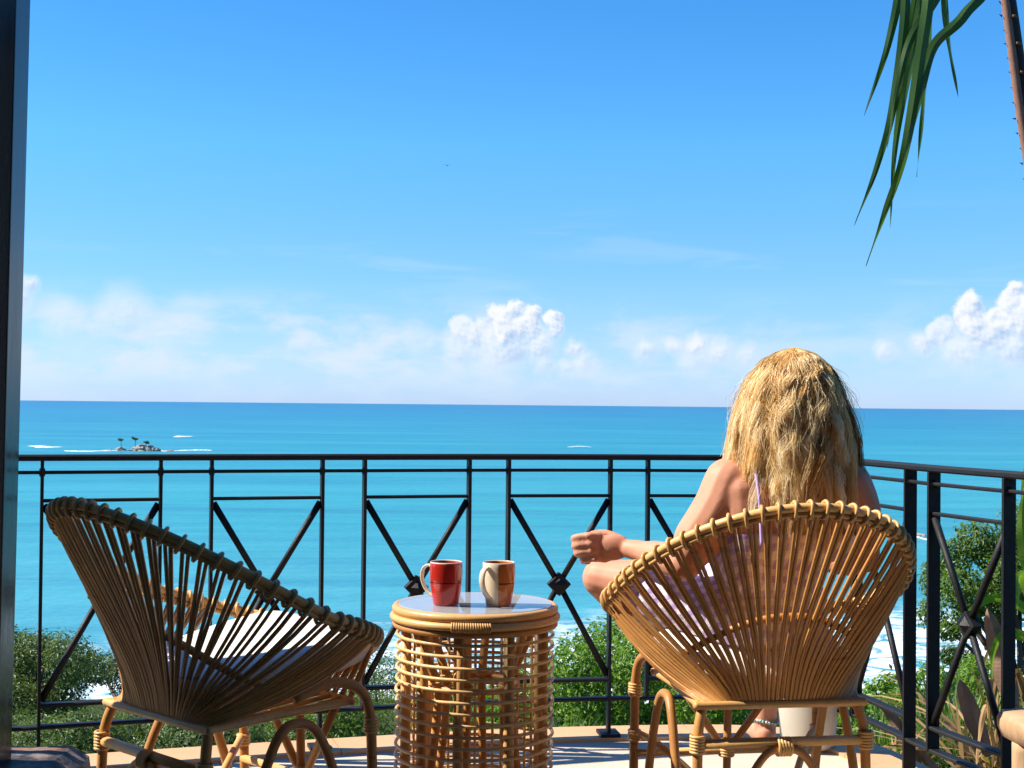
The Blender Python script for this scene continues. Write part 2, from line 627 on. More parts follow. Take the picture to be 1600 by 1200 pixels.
m, N, out = new_mat('turquoise_beads')
n = N.noise(obj_co(N), 200.0, 1.0)
bsdf(N, out, N.mix(N.rng(n, .4, .6), (0.04, 0.42, 0.42), (0.7, 0.68, 0.6)), 0.3)
M['beads'] = m


def leaf_mat(name, dark, light, trans=0.35, rough=0.42, spec=0.35):
    m, N, out = new_mat(name)
    at = N.node('ShaderNodeAttribute'); at.attribute_name = 'tint'
    col = N.mix(at.outputs['Fac'], dark, light)
    p = N.node('ShaderNodeBsdfPrincipled')
    N.put(p.inputs['Base Color'], col)
    p.inputs['Roughness'].default_value = rough
    p.inputs['Specular IOR Level'].default_value = spec
    tl = N.node('ShaderNodeBsdfTranslucent')
    N.put(tl.inputs[0], N.v('MULTIPLY', col, (1.5, 1.7, 0.5)))
    mx = N.node('ShaderNodeMixShader'); mx.inputs[0].default_value = trans
    N.l.new(p.outputs[0], mx.inputs[1]); N.l.new(tl.outputs[0], mx.inputs[2]); N.l.new(mx.outputs[0], out.inputs[0])
    return m


M['leaf_bright'] = leaf_mat('bright_leaves', (0.065, 0.140, 0.014), (0.20, 0.33, 0.036))
M['leaf_olive'] = leaf_mat('olive_leaves', (0.045, 0.085, 0.022), (0.140, 0.190, 0.055), 0.28, 0.46)
M['leaf_mid'] = leaf_mat('mid_green_leaves', (0.040, 0.088, 0.014), (0.150, 0.225, 0.038), 0.34)
M['leaf_grass'] = leaf_mat('grass_blades', (0.055, 0.110, 0.020), (0.17, 0.25, 0.05), 0.35)
M['palm_green'] = leaf_mat('palm_leaflets', (0.022, 0.056, 0.013), (0.075, 0.145, 0.028), 0.32, 0.27)
M['palm_light'] = leaf_mat('young_palm_leaflets', (0.10, 0.20, 0.03), (0.20, 0.30, 0.05), 0.4, 0.4)
M['dry_leaf'] = leaf_mat('dry_palm_leaves', (0.20, 0.105, 0.045), (0.52, 0.33, 0.16), 0.2, 0.6, 0.25)

m, N, out = new_mat('bark')
co = N.v('MULTIPLY', obj_co(N), (1, 1, 0.25))
n = N.noise(co, 12.0, 5.0, 0.65)
bsdf(N, out, N.mix(n, (0.045, 0.032, 0.022), (0.16, 0.12, 0.085)), 0.85, 0.2, n, 0.8, 0.04)
M['bark'] = m
m, N, out = new_mat('frond_stalk')
n = N.noise(obj_co(N), 30.0, 4.0, 0.6)
bsdf(N, out, N.mix(n, (0.20, 0.10, 0.065), (0.36, 0.19, 0.125)), 0.55, 0.4, n, 0.3, 0.003)
M['stalk'] = m
m, N, out = new_mat('frond_stalk_dark')
n = N.noise(obj_co(N), 45.0, 4.0, 0.6)
bsdf(N, out, N.mix(n, (0.010, 0.010, 0.007), (0.045, 0.040, 0.025)), 0.6, 0.4, n, 0.6, 0.006)
M['stalk_dark'] = m
m, N, out = new_mat('dry_husk')
co = N.v('MULTIPLY', obj_co(N), (1, 1, 0.15))
n = N.noise(co, 40.0, 4.0, 0.6)
bsdf(N, out, N.mix(n, (0.22, 0.12, 0.075), (0.46, 0.31, 0.22)), 0.8, 0.2, n, 0.5, 0.006)
M['husk'] = m

m, N, out = new_mat('granite')
n = N.noise(world_co(N), 0.35, 6.0, 0.65)
bsdf(N, out, N.mix(n, (0.16, 0.13, 0.11), (0.42, 0.36, 0.31)), 0.9, 0.2, n, 0.8, 0.5)
M['granite'] = m

m, N, out = new_mat('hillside_soil')
n = N.noise(world_co(N), 0.25, 6.0, 0.65)
n2 = N.noise(world_co(N), 3.0, 4.0, 0.65)
col = N.mix(n, (0.020, 0.034, 0.010), (0.060, 0.075, 0.022))
col = N.mix(N.rng(n2, .5, .7, 0, .6), col, (0.12, 0.085, 0.05))
bsdf(N, out, col, 0.95, 0.1, n2, 0.8, 0.3)
M['soil'] = m

# the sea: colour of the water goes from sandy turquoise shallows to deep blue, swell in the surface,
# foam where waves break on the shore and on the reef
m, N, out = new_mat('sea_water')
co = world_co(N)
s = N.node('ShaderNodeSeparateXYZ'); N.put(s.inputs[0], co)
X, Y = s.outputs[0], s.outputs[1]
patch = N.noise(N.v('MULTIPLY', co, (0.0012, 0.004, 0.0)), 1.0, 4.0, 0.55)
far = N.m('LOGARITHM', N.m('ADD', N.m('MAXIMUM', Y, 0.0), 150.0), 10.0)
far = N.m('ADD', far, N.m('MULTIPLY', N.m('SUBTRACT', patch, 0.5), 0.35))
depth = N.rng(far, 2.45, 4.25)
col = N.ramp(depth, [(0.0, (0.080, 0.31, 0.37)), (0.22, (0.024, 0.270, 0.305)), (0.50, (0.014, 0.205, 0.285)), (0.78, (0.014, 0.145, 0.275)), (1.0, (0.014, 0.115, 0.25))])
col = N.mix(N.rng(N.noise(N.v('MULTIPLY', co, (0.004, 0.03, 0.0)), 1.0, 5.0, 0.6), 0.42, 0.70, 0.0, 0.55), col, (0.006, 0.125, 0.215))
swl = N.noise(N.v('MULTIPLY', co, (0.014, 0.10, 0.0)), 1.0, 4.0, 0.6, dist=0.3)
col = N.mix(N.rng(swl, 0.48, 0.72, 0.0, 0.45), col, (0.010, 0.165, 0.235))
broad = N.noise(N.v('MULTIPLY', co, (0.0016, 0.011, 0.0)), 1.0, 6.0, 0.62, dist=0.5)
col = N.mix(N.rng(broad, 0.48, 0.66, 0.0, 0.48), col, (0.055, 0.33, 0.38))
shore = N.m('ADD', N.m('SUBTRACT', Y, N.m('MULTIPLY', N.m('MINIMUM', N.m('MAXIMUM', X, -80.0), 80.0), 0.42)), N.m('MULTIPLY', N.m('SUBTRACT', N.noise(co, 0.03, 3.0), 0.5), 50.0))
fo = N.noise(co, 0.16, 6.0, 0.65, dist=1.2)
wash = N.m('MULTIPLY', N.rng(shore, 275, 215, 0.0, 1.0, smooth=True), N.rng(fo, 0.40, 0.56, 0.0, 1.0))
swell = N.noise(N.v('MULTIPLY', co, (0.012, 0.060, 0.0)), 1.0, 2.0, 0.5, dist=0.8)
line = N.m('MULTIPLY', N.rng(shore, 420, 250, 0.0, 1.0), N.m('MULTIPLY', N.rng(swell, 0.70, 0.76), N.rng(fo, 0.35, 0.5)))
foam = N.m('MAXIMUM', wash, line, clamp=True)
col = N.mix(foam, col, (0.80, 0.82, 0.84))
wv = N.v('MULTIPLY', co, (0.35, 1.0, 1.0))
h = N.m('ADD', N.m('MULTIPLY', N.noise(wv, 0.10, 3.0, 0.55), 3.0), N.noise(wv, 0.8, 4.0, 0.6))
bsdf(N, out, col, N.rng(foam, 0, 1, 0.32, 0.9), 0.22, h, 0.55, 1.0)
M['sea'] = m
m, N, out = new_mat('white_foam')
n = N.noise(world_co(N), 0.12, 5.0, 0.6)
bsdf(N, out, N.mix(n, (0.66, 0.70, 0.72), (0.84, 0.85, 0.86)), 0.9, 0.2)
M['foam'] = m
m, N, out = new_mat('white_ceramic')
n = N.noise(obj_co(N), 8.0, 4.0)
bsdf(N, out, N.mix(n, (0.46, 0.41, 0.33), (0.58, 0.53, 0.44)), 0.5, 0.4, n, 0.1, 0.005)
M['cream_pot'] = m
m, N, out = new_mat('bird_feathers')
n = N.noise(obj_co(N), 8.0, 2.0)
bsdf(N, out, N.mix(n, (0.02, 0.02, 0.022), (0.07, 0.065, 0.06)), 0.8)
M['bird'] = m

# ------------------------------------------------------------------ the setting
def rail_curve(x):
    """plan of the balcony edge: a shallow bow that turns in towards the house on the right"""
    return x

RAIL = [(-2.35, 4.10), (-1.86, 4.35), (-1.494, 4.49), (-0.99, 4.66), (-0.50, 4.81), (-0.009, 4.945), (0.42, 5.02),
        (0.80, 5.05), (1.02, 4.99), (1.155, 4.83), (1.235, 4.55), (1.29, 4.30), (1.40, 3.95), (1.54, 3.55), (1.75, 3.0)]
_rp = catmull([(x, y, 0) for x, y in RAIL], 24)
_rl = [0.0]
for a, b in zip(_rp, _rp[1:]):
    _rl.append(_rl[-1] + (b - a).length)
RAIL_LEN = _rl[-1]


def rail_at(s):
    s = min(max(s, 0.0), RAIL_LEN)
    for i in range(len(_rp) - 1):
        if _rl[i + 1] >= s:
            t = (s - _rl[i]) / max(_rl[i + 1] - _rl[i], 1e-9)
            return _rp[i].lerp(_rp[i + 1], t), (_rp[i + 1] - _rp[i]).normalized()
    return _rp[-1], (_rp[-1] - _rp[-2]).normalized()


def s_near(x, y):
    return min(range(len(_rp)), key=lambda i: (_rp[i].x - x) ** 2 + (_rp[i].y - y) ** 2) and \
        _rl[min(range(len(_rp)), key=lambda i: (_rp[i].x - x) ** 2 + (_rp[i].y - y) ** 2)]


def offset_curve(d, step=0.05):
    out_, k = [], int(RAIL_LEN / step)
    for i in range(k + 1):
        p, t = rail_at(RAIL_LEN * i / k)
        out_.append(Vector((p.x - t.y * d, p.y + t.x * d, 0)))
    return out_


# floor slab
edge = offset_curve(0.13)
inner = offset_curve(-0.05)
bm = bmesh.new()
ring = [(-2.6, -3.0)] + [(p.x, p.y) for p in edge] + [(2.4, -3.0)]
top = [bm.verts.new((x, y, 0.0)) for x, y in ring]
bot = [bm.verts.new((x, y, -0.28)) for x, y in ring]
bm.faces.new(top)
bm.faces.new(list(reversed(bot)))
for i in range(len(ring)):
    j = (i + 1) % len(ring)
    bm.faces.new((top[i], bot[i], bot[j], top[j]))
floor = tag(link('balcony_floor', bm_mesh('balcony_floor', bm), M['floor']), kind='structure')
# the smooth coping along its edge, laid in lengths
NSEG = 9
for k in range(NSEG):
    i0, i1 = int(len(edge) * k / NSEG), int(len(edge) * (k + 1) / NSEG)
    mb = MB()
    vs, fs = [], []
    e2 = offset_curve(0.145)
    idx = list(range(i0, min(i1 + 1, len(edge))))
    for q, i in enumerate(idx):
        a, b = e2[i], inner[i]
        if k < NSEG - 1 and q == len(idx) - 1:
            a = a.lerp(e2[i - 1], 0.06); b = b.lerp(inner[i - 1], 0.06)
        vs += [(a.x, a.y, -0.06), (a.x, a.y, 0.010), (b.x, b.y, 0.012), (b.x, b.y, -0.02)]
    for q in range(len(idx) - 1):
        o4, p4 = q * 4, q * 4 + 4
        for e in range(4):
            fs.append((o4 + e, o4 + (e + 1) % 4, p4 + (e + 1) % 4, p4 + e))
    fs.append((0, 1, 2, 3)); L = (len(idx) - 1) * 4; fs.append((L, L + 1, L + 2, L + 3))
    mb.add(vs, fs).build('coping_stone', M['coping'], floor, smooth=False)


def ground_z(x, y):
    """the hillside falls from under the balcony to the shore"""
    t = max(0.0, y - 5.0)
    z = -3.4 - 0.186 * t - 0.55 * (1 - math.exp(-t / 8.0))
    z += 0.9 * math.sin(x * 0.11 + 1.3) * math.sin(y * 0.07) * min(1, t / 20)
    if y > 175:
        z -= (y - 175) * 0.20
    z += 2.6 * math.exp(-((x - 6.5) / 4.0) ** 2 - ((y - 16) / 12.0) ** 2)
    return z


xs = np.concatenate([np.linspace(-400, -40, 25), np.linspace(-38, 38, 77), np.linspace(40, 400, 25)])
ys = np.concatenate([np.linspace(-60, 4, 9), np.linspace(5, 60, 56), np.linspace(62, 260, 67)])
vs = [(x, y, ground_z(x, y) + (0.25 * math.sin(x * 1.7 + y * 2.3) if y > 6 else 0)) for y in ys for x in xs]
nx = len(xs)
fs = [(j * nx + i, j * nx + i + 1, (j + 1) * nx + i + 1, (j + 1) * nx + i) for j in range(len(ys) - 1) for i in range(nx - 1)]
tag(link('terrain', mesh_np('terrain', vs, fs), M['soil']), kind='structure')

yr = [100, 160, 220, 300, 420, 600, 900, 1400, 2500, 5000, 12000, 30000, 90000]
vs, fs = [], []
for y in yr:
    w = 60000 if y > 2000 else 4000
    vs += [(-max(w, y), y, SEA_Z), (max(w, y), y, SEA_Z)]
for i in range(len(yr) - 1):
    fs.append((2 * i, 2 * i + 1, 2 * i + 3, 2 * i + 2))
tag(link('sea', mesh_np('sea', vs, fs, smooth=False), M['sea']), kind='structure')

# the house round the camera: side wall, back wall and roof, all outside the picture; it shades the near end
house = empty('house', (0, 0, 0))
tag(house, 'cream plastered house with low roof at the near end of the balcony', 'house')
MB().box((0.22, 5.40, 2.55), Matrix.Translation((-1.75, 0.74, 1.160)), 0.01).build('side_wall', M['plaster'], house, smooth=False)
house.children[0].scale = (1, 1, 0.96)
MB().box((6.0, 0.2, 2.55), Matrix.Translation((0.9, -2.10, 1.275))).build('back_wall', M['plaster'], house, smooth=False)
MB().box((0.2, 4.2, 2.55), Matrix.Translation((2.6, 0.10, 1.275))).build('right_wall', M['plaster'], house, smooth=False)
MB().box((6.2, 4.75, 0.16), Matrix.Translation((0.9, 0.25, 2.64))).build('roof', M['dark_wood'], house, smooth=False)

# dark pillar at the left edge of the picture on its rough base
pil = empty('wooden_pillar', (-1.52, 4.12, 0.0))
tag(pil, 'dark glossy wooden pillar at the left edge on a stone base', 'pillar')
mb = MB()
mb.box((0.17, 0.12, 3.1), Matrix.Translation((-0.018, 0, 1.66)) @ Matrix.Rotation(R(0.62), 4, 'Y'), 0.004)
mb.build('shaft', M['dark_wood'], pil, smooth=False)
stone = None
bm = bmesh.new()
bmesh.ops.create_cube(bm, size=1.0)
bmesh.ops.scale(bm, vec=(0.34, 0.40, 0.112), verts=bm.verts)
bmesh.ops.subdivide_edges(bm, edges=list(bm.edges), cuts=5, use_grid_fill=True)
for v in bm.verts:
    k = 0.004
    v.co += Vector((random.uniform(-k, k), random.uniform(-k, k), random.uniform(-k, k) * .8))
    if v.co.x > 0.12: v.co.z -= 0.03 * (v.co.x - 0.12) / 0.05 * (1 if v.co.z > 0 else 0)
    v.co.z += 0.056
st = link('stone_block', bm_mesh('stone_block', bm, False), M['stone'])
st.location = (-1.455, 4.14, 0.004)
tag(st, 'rough weathered stone block under the dark pillar at the left', 'stone')

# ------------------------------------------------------------------ railing
rail = empty('balcony_railing', (0, 0, 0))
tag(rail, 'black wrought iron balcony railing with crossed bars and diamond bosses', 'railing')
Z_TOP, Z_UP, Z_PT, Z_MID, Z_PB, Z_LOW = 0.996, 0.949, 0.859, 0.548, 0.209, 0.140


def rail_sweep(s0, s1, z, w, h, name, step=0.06):
    n_ = max(1, int((s1 - s0) / step))
    vs, fs = [], []
    for i in range(n_ + 1):
        p, t = rail_at(s0 + (s1 - s0) * i / n_)
        nrm = Vector((-t.y, t.x, 0))
        b = min(w, h) * 0.25
        prof = [(-w / 2, -h / 2 + b), (-w / 2, h / 2 - b), (-w / 2 + b, h / 2), (w / 2 - b, h / 2), (w / 2, h / 2 - b), (w / 2, -h / 2 + b), (w / 2 - b, -h / 2), (-w / 2 + b, -h / 2)]
        vs += [p + nrm * u + Vector((0, 0, z + q)) for u, q in prof]
    for i in range(n_):
        for e in range(8):
            fs.append((i * 8 + e, i * 8 + (e + 1) % 8, i * 8 + 8 + (e + 1) % 8, i * 8 + 8 + e))
    fs.append(tuple(range(8))); fs.append(tuple(range(n_ * 8, n_ * 8 + 8)))
    return MB().add(vs, fs).build(name, M['iron'], rail, smooth=False)


rail_sweep(0, RAIL_LEN, Z_TOP, 0.050, 0.020, 'handrail', 0.04)
# posts: each panel runs between two of them, narrow bays lie in between
xs_left = [(-1.494, 4.49), (-0.99, 4.66), (-0.50, 4.81), (-0.009, 4.945), (0.48, 5.03)]
s_start = [s_near(*p) for p in xs_left]
PANEL = 0.368
panels = [(s, s + PANEL) for s in s_start]
panels = [(panels[0][0] - 0.515, panels[0][0] - 0.515 + PANEL)] + panels
sR = s_near(1.288, 4.305)
panels += [(sR - 0.145 - 0.35, sR - 0.145), (sR, sR + 0.36), (sR + 0.36 + 0.145, sR + 0.36 + 0.145 + PANEL)]
post_s = sorted([s for p in panels for s in p])
post_mesh = MB().box((0.0105, 0.042, Z_TOP - 0.012 - Z_LOW + 0.004), None, 0.002).mesh('post', False)
post_long = MB().box((0.0105, 0.042, Z_TOP - 0.012), None, 0.002).add(*MB().box((0.07, 0.09, 0.012), Matrix.Translation((0, 0, -(Z_TOP - 0.012) / 2 + 0.012))).__dict__.values()).mesh('post', False)
for m_ in (post_mesh, post_long):
    m_.materials.append(M['iron'])
for i, s in enumerate(post_s):
    p, t = rail_at(s)
    lng = i % 4 in (1,) or i in (2,)
    me = post_long if lng else post_mesh
    zc = (Z_TOP - 0.012) / 2 + 0.006 if lng else (Z_TOP - 0.012 + Z_LOW) / 2
    o = link('post', me, None, rail)
    o.location = (p.x, p.y, zc)
    o.rotation_euler = (0, 0, math.atan2(t.y, t.x))
    # forged swelling where the upper rail passes the post
    mb = MB().lathe([(0.0, -.016), (.008, -.013), (.0115, 0), (.008, .013), (0.0, .016)], 10)
    c = mb.build('collar', M['iron'], o)
    c.location = (0, 0, Z_UP - zc)
    c.scale = (1, 1.7, 1)
rail_sweep(0, RAIL_LEN, Z_UP, 0.018, 0.011, 'upper_bar', 0.05)
rail_sweep(0, RAIL_LEN, Z_LOW, 0.036, 0.012, 'lower_bar', 0.05)
for (a, b) in panels:
    rail_sweep(a, b, Z_PT, 0.020, 0.011, 'panel_top_bar')
    rail_sweep(a, b, Z_PB, 0.036, 0.012, 'panel_bottom_bar')
    pa, _ = rail_at(a); pb, _ = rail_at(b)
    mid = (pa + pb) / 2
    mid.z = Z_MID
    tdir = (pb - pa).normalized()
    nrm = Vector((-tdir.y, tdir.x, 0))
    for (e, z) in ((pa, Z_PT - 0.004), (pb, Z_PT - 0.004), (pa, Z_PB + 0.004), (pb, Z_PB + 0.004)):
        q = Vector((e.x, e.y, z)) + (mid - Vector((e.x, e.y, z))).normalized() * 0.012
        mb = MB()
        mb.tube([q, q.lerp(mid, 0.5), mid], [0.0115, 0.0105, 0.0105], 8)
        mb.build('cross_bar', M['iron'], rail)
    mb = MB()
    mtx = Matrix((tdir, nrm, Vector((0, 0, 1)))).transposed().to_4x4()
    mtx.translation = mid
    mtx = mtx @ Matrix.Rotation(R(45), 4, 'Y')
    mb.box((0.060, 0.032, 0.060), mtx, 0.004)
    for sg in (-1, 1):
        vs = [mtx @ Vector((x, sg * 0.0145, z)) for x, z in ((-.02, -.02), (.02, -.02), (.02, .02), (-.02, .02))] + [mtx @ Vector((0, sg * 0.034, 0))]
        mb.add(vs, [(0, 1, 4), (1, 2, 4), (2, 3, 4), (3, 0, 4)])
    mb.build('diamond_boss', M['iron'], rail, smooth=False)

# ------------------------------------------------------------------ rattan chairs
SB = 0.45          # height of the seat frame


def rim_pt(ph):
    cx = math.cos(ph)
    x = 0.386 * math.sin(ph)
    if cx > 0:
        y = -0.03 - 0.435 * cx
        z = 0.692 + 0.255 * cx ** 1.10
    else:
        y = -0.03 - 0.31 * cx
        z = 0.692 + 0.105 * cx
    return Vector((x, y, z))


PH1, PH2 = 2.12, 2.50      # rods up to PH1 fan out of the rear seat rail, those beyond PH2 stand on the front rail


def base_pt(ph):
    s, a = (1 if ph >= 0 else -1), abs(ph)
    if a <= PH1:
        return Vector((s * 0.203 * (a / PH1) ** .90, -0.25 + .012 * max(0, a - 1.6), SB))
    if a <= PH2:
        t = (a - PH1) / (PH2 - PH1)
        return Vector((s * (0.203 + 0.022 * t), -0.24 + 0.40 * t, SB + 0.005 * t))
    t = (a - PH2) / (math.pi - PH2)
    return Vector((s * 0.215 * (1 - t), 0.165, SB + 0.005))


def rod_path(ph, n_=8):
    B, T = base_pt(ph), rim_pt(ph)
    T = T + Vector((0, 0, -0.018))
    w = min(1.0, abs(ph) / PH1) ** 2.2 if abs(ph) < PH2 else 0.3
    k, kz = 0.10 + 0.27 * w, 0.30 - 0.16 * w
    k2, kz2 = 0.56 + 0.20 * w, 0.60 - 0.15 * w
    c1 = Vector((B.x + (T.x - B.x) * k, B.y + (T.y - B.y) * k, B.z + (T.z - B.z) * kz))
    c2 = Vector((B.x + (T.x - B.x) * k2, B.y + (T.y - B.y) * k2, B.z + (T.z - B.z) * kz2))
    out_ = []
    for i in range(n_ + 1):
        t = i / n_
        out_.append(B * (1 - t) ** 3 + c1 * 3 * t * (1 - t) ** 2 + c2 * 3 * t * t * (1 - t) + T * t ** 3)
    return out_


def make_chair():
    ch = empty('rattan_chair')
    NR = 134
    for i in range(NR):
        ph = -math.pi + 2 * math.pi * (i + 0.5) / NR
        # rods come in pairs under each binding
        ph += (0.008 if i % 2 == 0 else -0.008)
        if PH1 < abs(ph) < PH2:
            continue
        rp = rod_path(ph)
        jit = Vector((random.uniform(-1, 1), random.uniform(-1, 1), random.uniform(-1, 1))) * 0.0022
        rp = [p + jit * math.sin(math.pi * q / (len(rp) - 1)) for q, p in enumerate(rp)]
        rq = random.uniform(-.0004, .0005)
        MB().tube(rp, [0.0036 + rq + .0012 * min(1, 1.6 * q / (len(rp) - 1)) for q in range(len(rp))], 6, caps=False).build('rod', M['rattan'], ch)
    rim_path = [rim_pt(2 * math.pi * i / 96) for i in range(96)]
    MB().tube(rim_path, 0.0108, 10, closed=True).build('rim', M['rattan_pale'], ch)
    MB().tube([p * 1.0 + Vector((0, 0, -0.0165)) for p in rim_path], 0.0060, 8, closed=True).build('under_rim', M['rattan_pale'], ch)
    # cane bindings wound round both rims
    lp = []
    for i in range(14):
        a = 2 * math.pi * i / 14
        lp.append(Vector((0.010 * math.sin(a * 0.5 + .4), 0.0150 * math.cos(a), 0.0150 * math.sin(a) if math.sin(a) > 0 else 0.0260 * math.sin(a))))
    bmesh_ = MB().tube(lp, 0.0047, 6, closed=True).mesh('binding')
    bmesh_.materials.append(M['rattan_pale'])
    NB = 66
    for i in range(NB):
        ph = -math.pi + 2 * math.pi * (i + 0.5) / NB
        p, q = rim_pt(ph), rim_pt(ph + 0.01)
        o = link('binding', bmesh_, None, ch)
        t = (q - p).normalized()
        z = Vector((0, 0, 1)); z = (z - t * z.dot(t)).normalized(); y = z.cross(t)
        mt = Matrix((t, y, z)).transposed().to_4x4(); mt.translation = p
        o.matrix_local = mt
    # seat frame, hoop half way up, seat webbing
    bp = catmull([(-.203, -.25, SB - .004), (0, -.25, SB - .004), (.203, -.25, SB - .004), (.207, -.22, SB - .004), (.204, 0, SB), (.210, .14, SB + .002), (.200, .165, SB + .002), (0, .165, SB + .002), (-.200, .165, SB + .002), (-.210, .14, SB + .002), (-.204, 0, SB), (-.207, -.22, SB - .004)], 6, closed=True)
    MB().tube(bp, 0.0105, 8, closed=True).build('seat_frame', M['rattan_pale'], ch)
    hoop = []
    for i in range(61):
        ph = -1.95 + 3.9 * i / 60
        rp = rod_path(ph, 20)
        p = rp[10]
        hoop.append(p + Vector((-p.x, -p.y - 0.02, 0)).normalized() * 0.0135)
    MB().tube(hoop, 0.0095, 8).build('hoop', M['rattan'], ch)
    for i in range(9):
        x = -0.18 + 0.36 * i / 8
        MB().tube([(x, -0.245, SB - .002), (x, -0.05, SB - .012), (x, 0.16, SB + .004)], 0.0065, 6).build('seat_slat', M['rattan'], ch)
    r = 0.0128
    for s in (-1, 1):
        MB().tube(catmull([(s * .190, -.235, .452), (s * .204, -.246, .425), (s * .214, -.257, .37), (s * .217, -.262, .25), (s * .220, -.27, 0)], 5), r, 10).build('leg', M['rattan'], ch)
        MB().tube(catmull([(s * .262, .20, 0), (s * .262, .19, .30), (s * .262, .18, .43), (s * .255, .15, .49), (s * .238, .08, .512), (s * .225, -.02, .485)], 6), r, 10).build('leg', M['rattan'], ch)
        MB().tube(catmull([(s * .238, -.20, 0), (s * .236, -.15, .22), (s * .232, -.08, .39), (s * .23, -.02, .428), (s * .232, .05, .39), (s * .236, .12, .22), (s * .238, .17, 0)], 6), r * .95, 10).build('side_arch', M['rattan'], ch)
        MB().tube(catmull([(s * .002, -.275, .345), (s * .05, -.275, .325), (s * .095, -.275, .25), (s * .125, -.275, .12), (s * .14, -.275, 0)], 5), r * .8, 8).build('rear_arch', M['rattan'], ch)
        MB().tube([(s * .165, .165, .45), (0.012 * s, .185, .235)], r * .85, 8).build('front_brace', M['rattan'], ch)
        MB().tube(catmull([(s * .262, .185, .285), (s * .21, .12, .262), (s * .13, .0, .19), (s * .07, -.10, .10), (s * .05, -.16, .0)], 5), r * .8, 8).build('side_brace', M['rattan_pale'], ch)
    MB().tube([(-.217, -.262, .355), (.217, -.262, .355)], r * .98, 10).build('rear_stretcher', M['rattan_pale'], ch)
    MB().tube([(-.262, .188, .225), (.262, .188, .225)], r * .85, 10).build('front_stretcher', M['rattan_pale'], ch)
    MB().tube([(0, .188, .0), (0, .172, .45)], r * .9, 10).build('front_post', M['rattan'], ch)
    # cane lashings at the joints
    for (p, ax, rr, ln) in (((-.2165, -.2605, .355), 'z', .0165, .05), ((.2165, -.2605, .355), 'z', .0165, .05), ((0, -.268, .345), 'x', .021, .04),
                            ((-.262, .186, .40), 'z', .0155, .04), ((.262, .186, .40), 'z', .0155, .04), ((0, .187, .232), 'z', .02, .05),
                            ((-.262, .189, .275), 'z', .0155, .035), ((.262, .189, .275), 'z', .0155, .035)):
        mb = MB()
        k = max(3, int(ln / .0075))
        for j in range(k):
            off = (j - (k - 1) / 2) * .0075
            mt = Matrix.Translation(p) @ (Matrix.Rotation(R(90), 4, 'Y') if ax == 'x' else Matrix.Identity(4)) @ Matrix.Translation((0, 0, off))
            prof = [(rr + .0038 * math.cos(a), .0042 * math.sin(a)) for a in [2 * math.pi * q / 6 for q in range(6)]]
            mb.lathe(prof, 14, mt, closed=True)
        mb.build('lashing', M['rattan_pale'], ch)
    return ch


CH_R_LOC, CH_R_ROT = (0.634, 3.74, 0.0), R(9)
CH_L_LOC, CH_L_ROT = (-0.652, 3.475, 0.0), R(-43.5)
chair = make_chair()
chair.location, chair.rotation_euler = CH_L_LOC, (0, 0, CH_L_ROT)
tag(chair, 'empty rattan tub chair turned sideways at the left with white seat cushion', 'chair', 'rattan chairs on the balcony')
chair2 = copy_tree(chair)
chair2.location, chair2.rotation_euler = CH_R_LOC, (0, 0, CH_R_ROT)
tag(chair2, 'rattan tub chair at the right that the blonde woman sits in', 'chair', 'rattan chairs on the balcony')


def make_cushion():
    bm = bmesh.new()
    nx_, ny_ = 22, 22
    grid = {}
    for sgn in (1, -1):
        for i in range(nx_ + 1):
            for j in range(ny_ + 1):
                u, v = -1 + 2 * i / nx_, -1 + 2 * j / ny_
                e = (1 - abs(u) ** 5) ** .35 * (1 - abs(v) ** 5) ** .35
                k = 1 - 0.10 * (u * u * v * v)
                w = 0.245 if v > 0 else 0.245 - 0.04 * abs(v)
                x, y = u * w * k, v * 0.275 * k
                z = sgn * 0.052 * max(e, 0.0) - 0.012 * (1 - u * u) * (1 - v * v) * (1 if sgn > 0 else 0) + 0.02 * (u * u)
                if e < 1e-6 and sgn < 0:
                    grid[(sgn, i, j)] = grid[(1, i, j)]
                else:
                    grid[(sgn, i, j)] = bm.verts.new((x, y, z))
    for sgn in (1, -1):
        for i in range(nx_):
            for j in range(ny_):
                f = [grid[(sgn, i, j)], grid[(sgn, i + 1, j)], grid[(sgn, i + 1, j + 1)], grid[(sgn, i, j + 1)]]
                bm.faces.new(f)
    return bm_mesh('seat_cushion', bm, True)


cme = make_cushion()
for (loc, rot, lab) in ((CH_L_LOC, CH_L_ROT, 'white canvas cushion on the seat of the empty left chair'),
                        (CH_R_LOC, CH_R_ROT, 'white canvas cushion under the seated woman in the right chair')):
    cu = link('seat_cushion', cme, M['canvas'])
    fwd = Vector((-math.sin(rot), math.cos(rot), 0))
    cu.location = Vector(loc) + fwd * 0.022 + Vector((0, 0, 0.540))
    cu.rotation_euler = (R(9), 0, rot)
    tag(cu, lab, 'cushion', 'seat cushions')

# ------------------------------------------------------------------ side table
TX, TY, TH = -0.092, 3.75, 0.650
tb = empty('side_table', (TX, TY, 0))
tag(tb, 'round rattan drum table with glass top holding two mugs between the chairs', 'table')
RT = 0.213


def ring_path(rad, z, n_=72):
    return [Vector((rad * math.cos(2 * math.pi * i / n_), rad * math.sin(2 * math.pi * i / n_), z)) for i in range(n_)]


MB().tube(ring_path(RT - .004, TH - .010), .0120, 10, closed=True).build('top_ring', M['rattan_pale'], tb)
MB().tube(ring_path(RT + .003, TH - .031), .0105, 10, closed=True).build('top_ring', M['rattan_pale'], tb)
MB().tube(ring_path(RT - .002, TH - .050), .0090, 10, closed=True).build('top_ring', M['rattan'], tb)
MB().tube(ring_path(RT - .016, TH - .034), .0120, 8, closed=True).build('inner_ring', M['rattan'], tb)
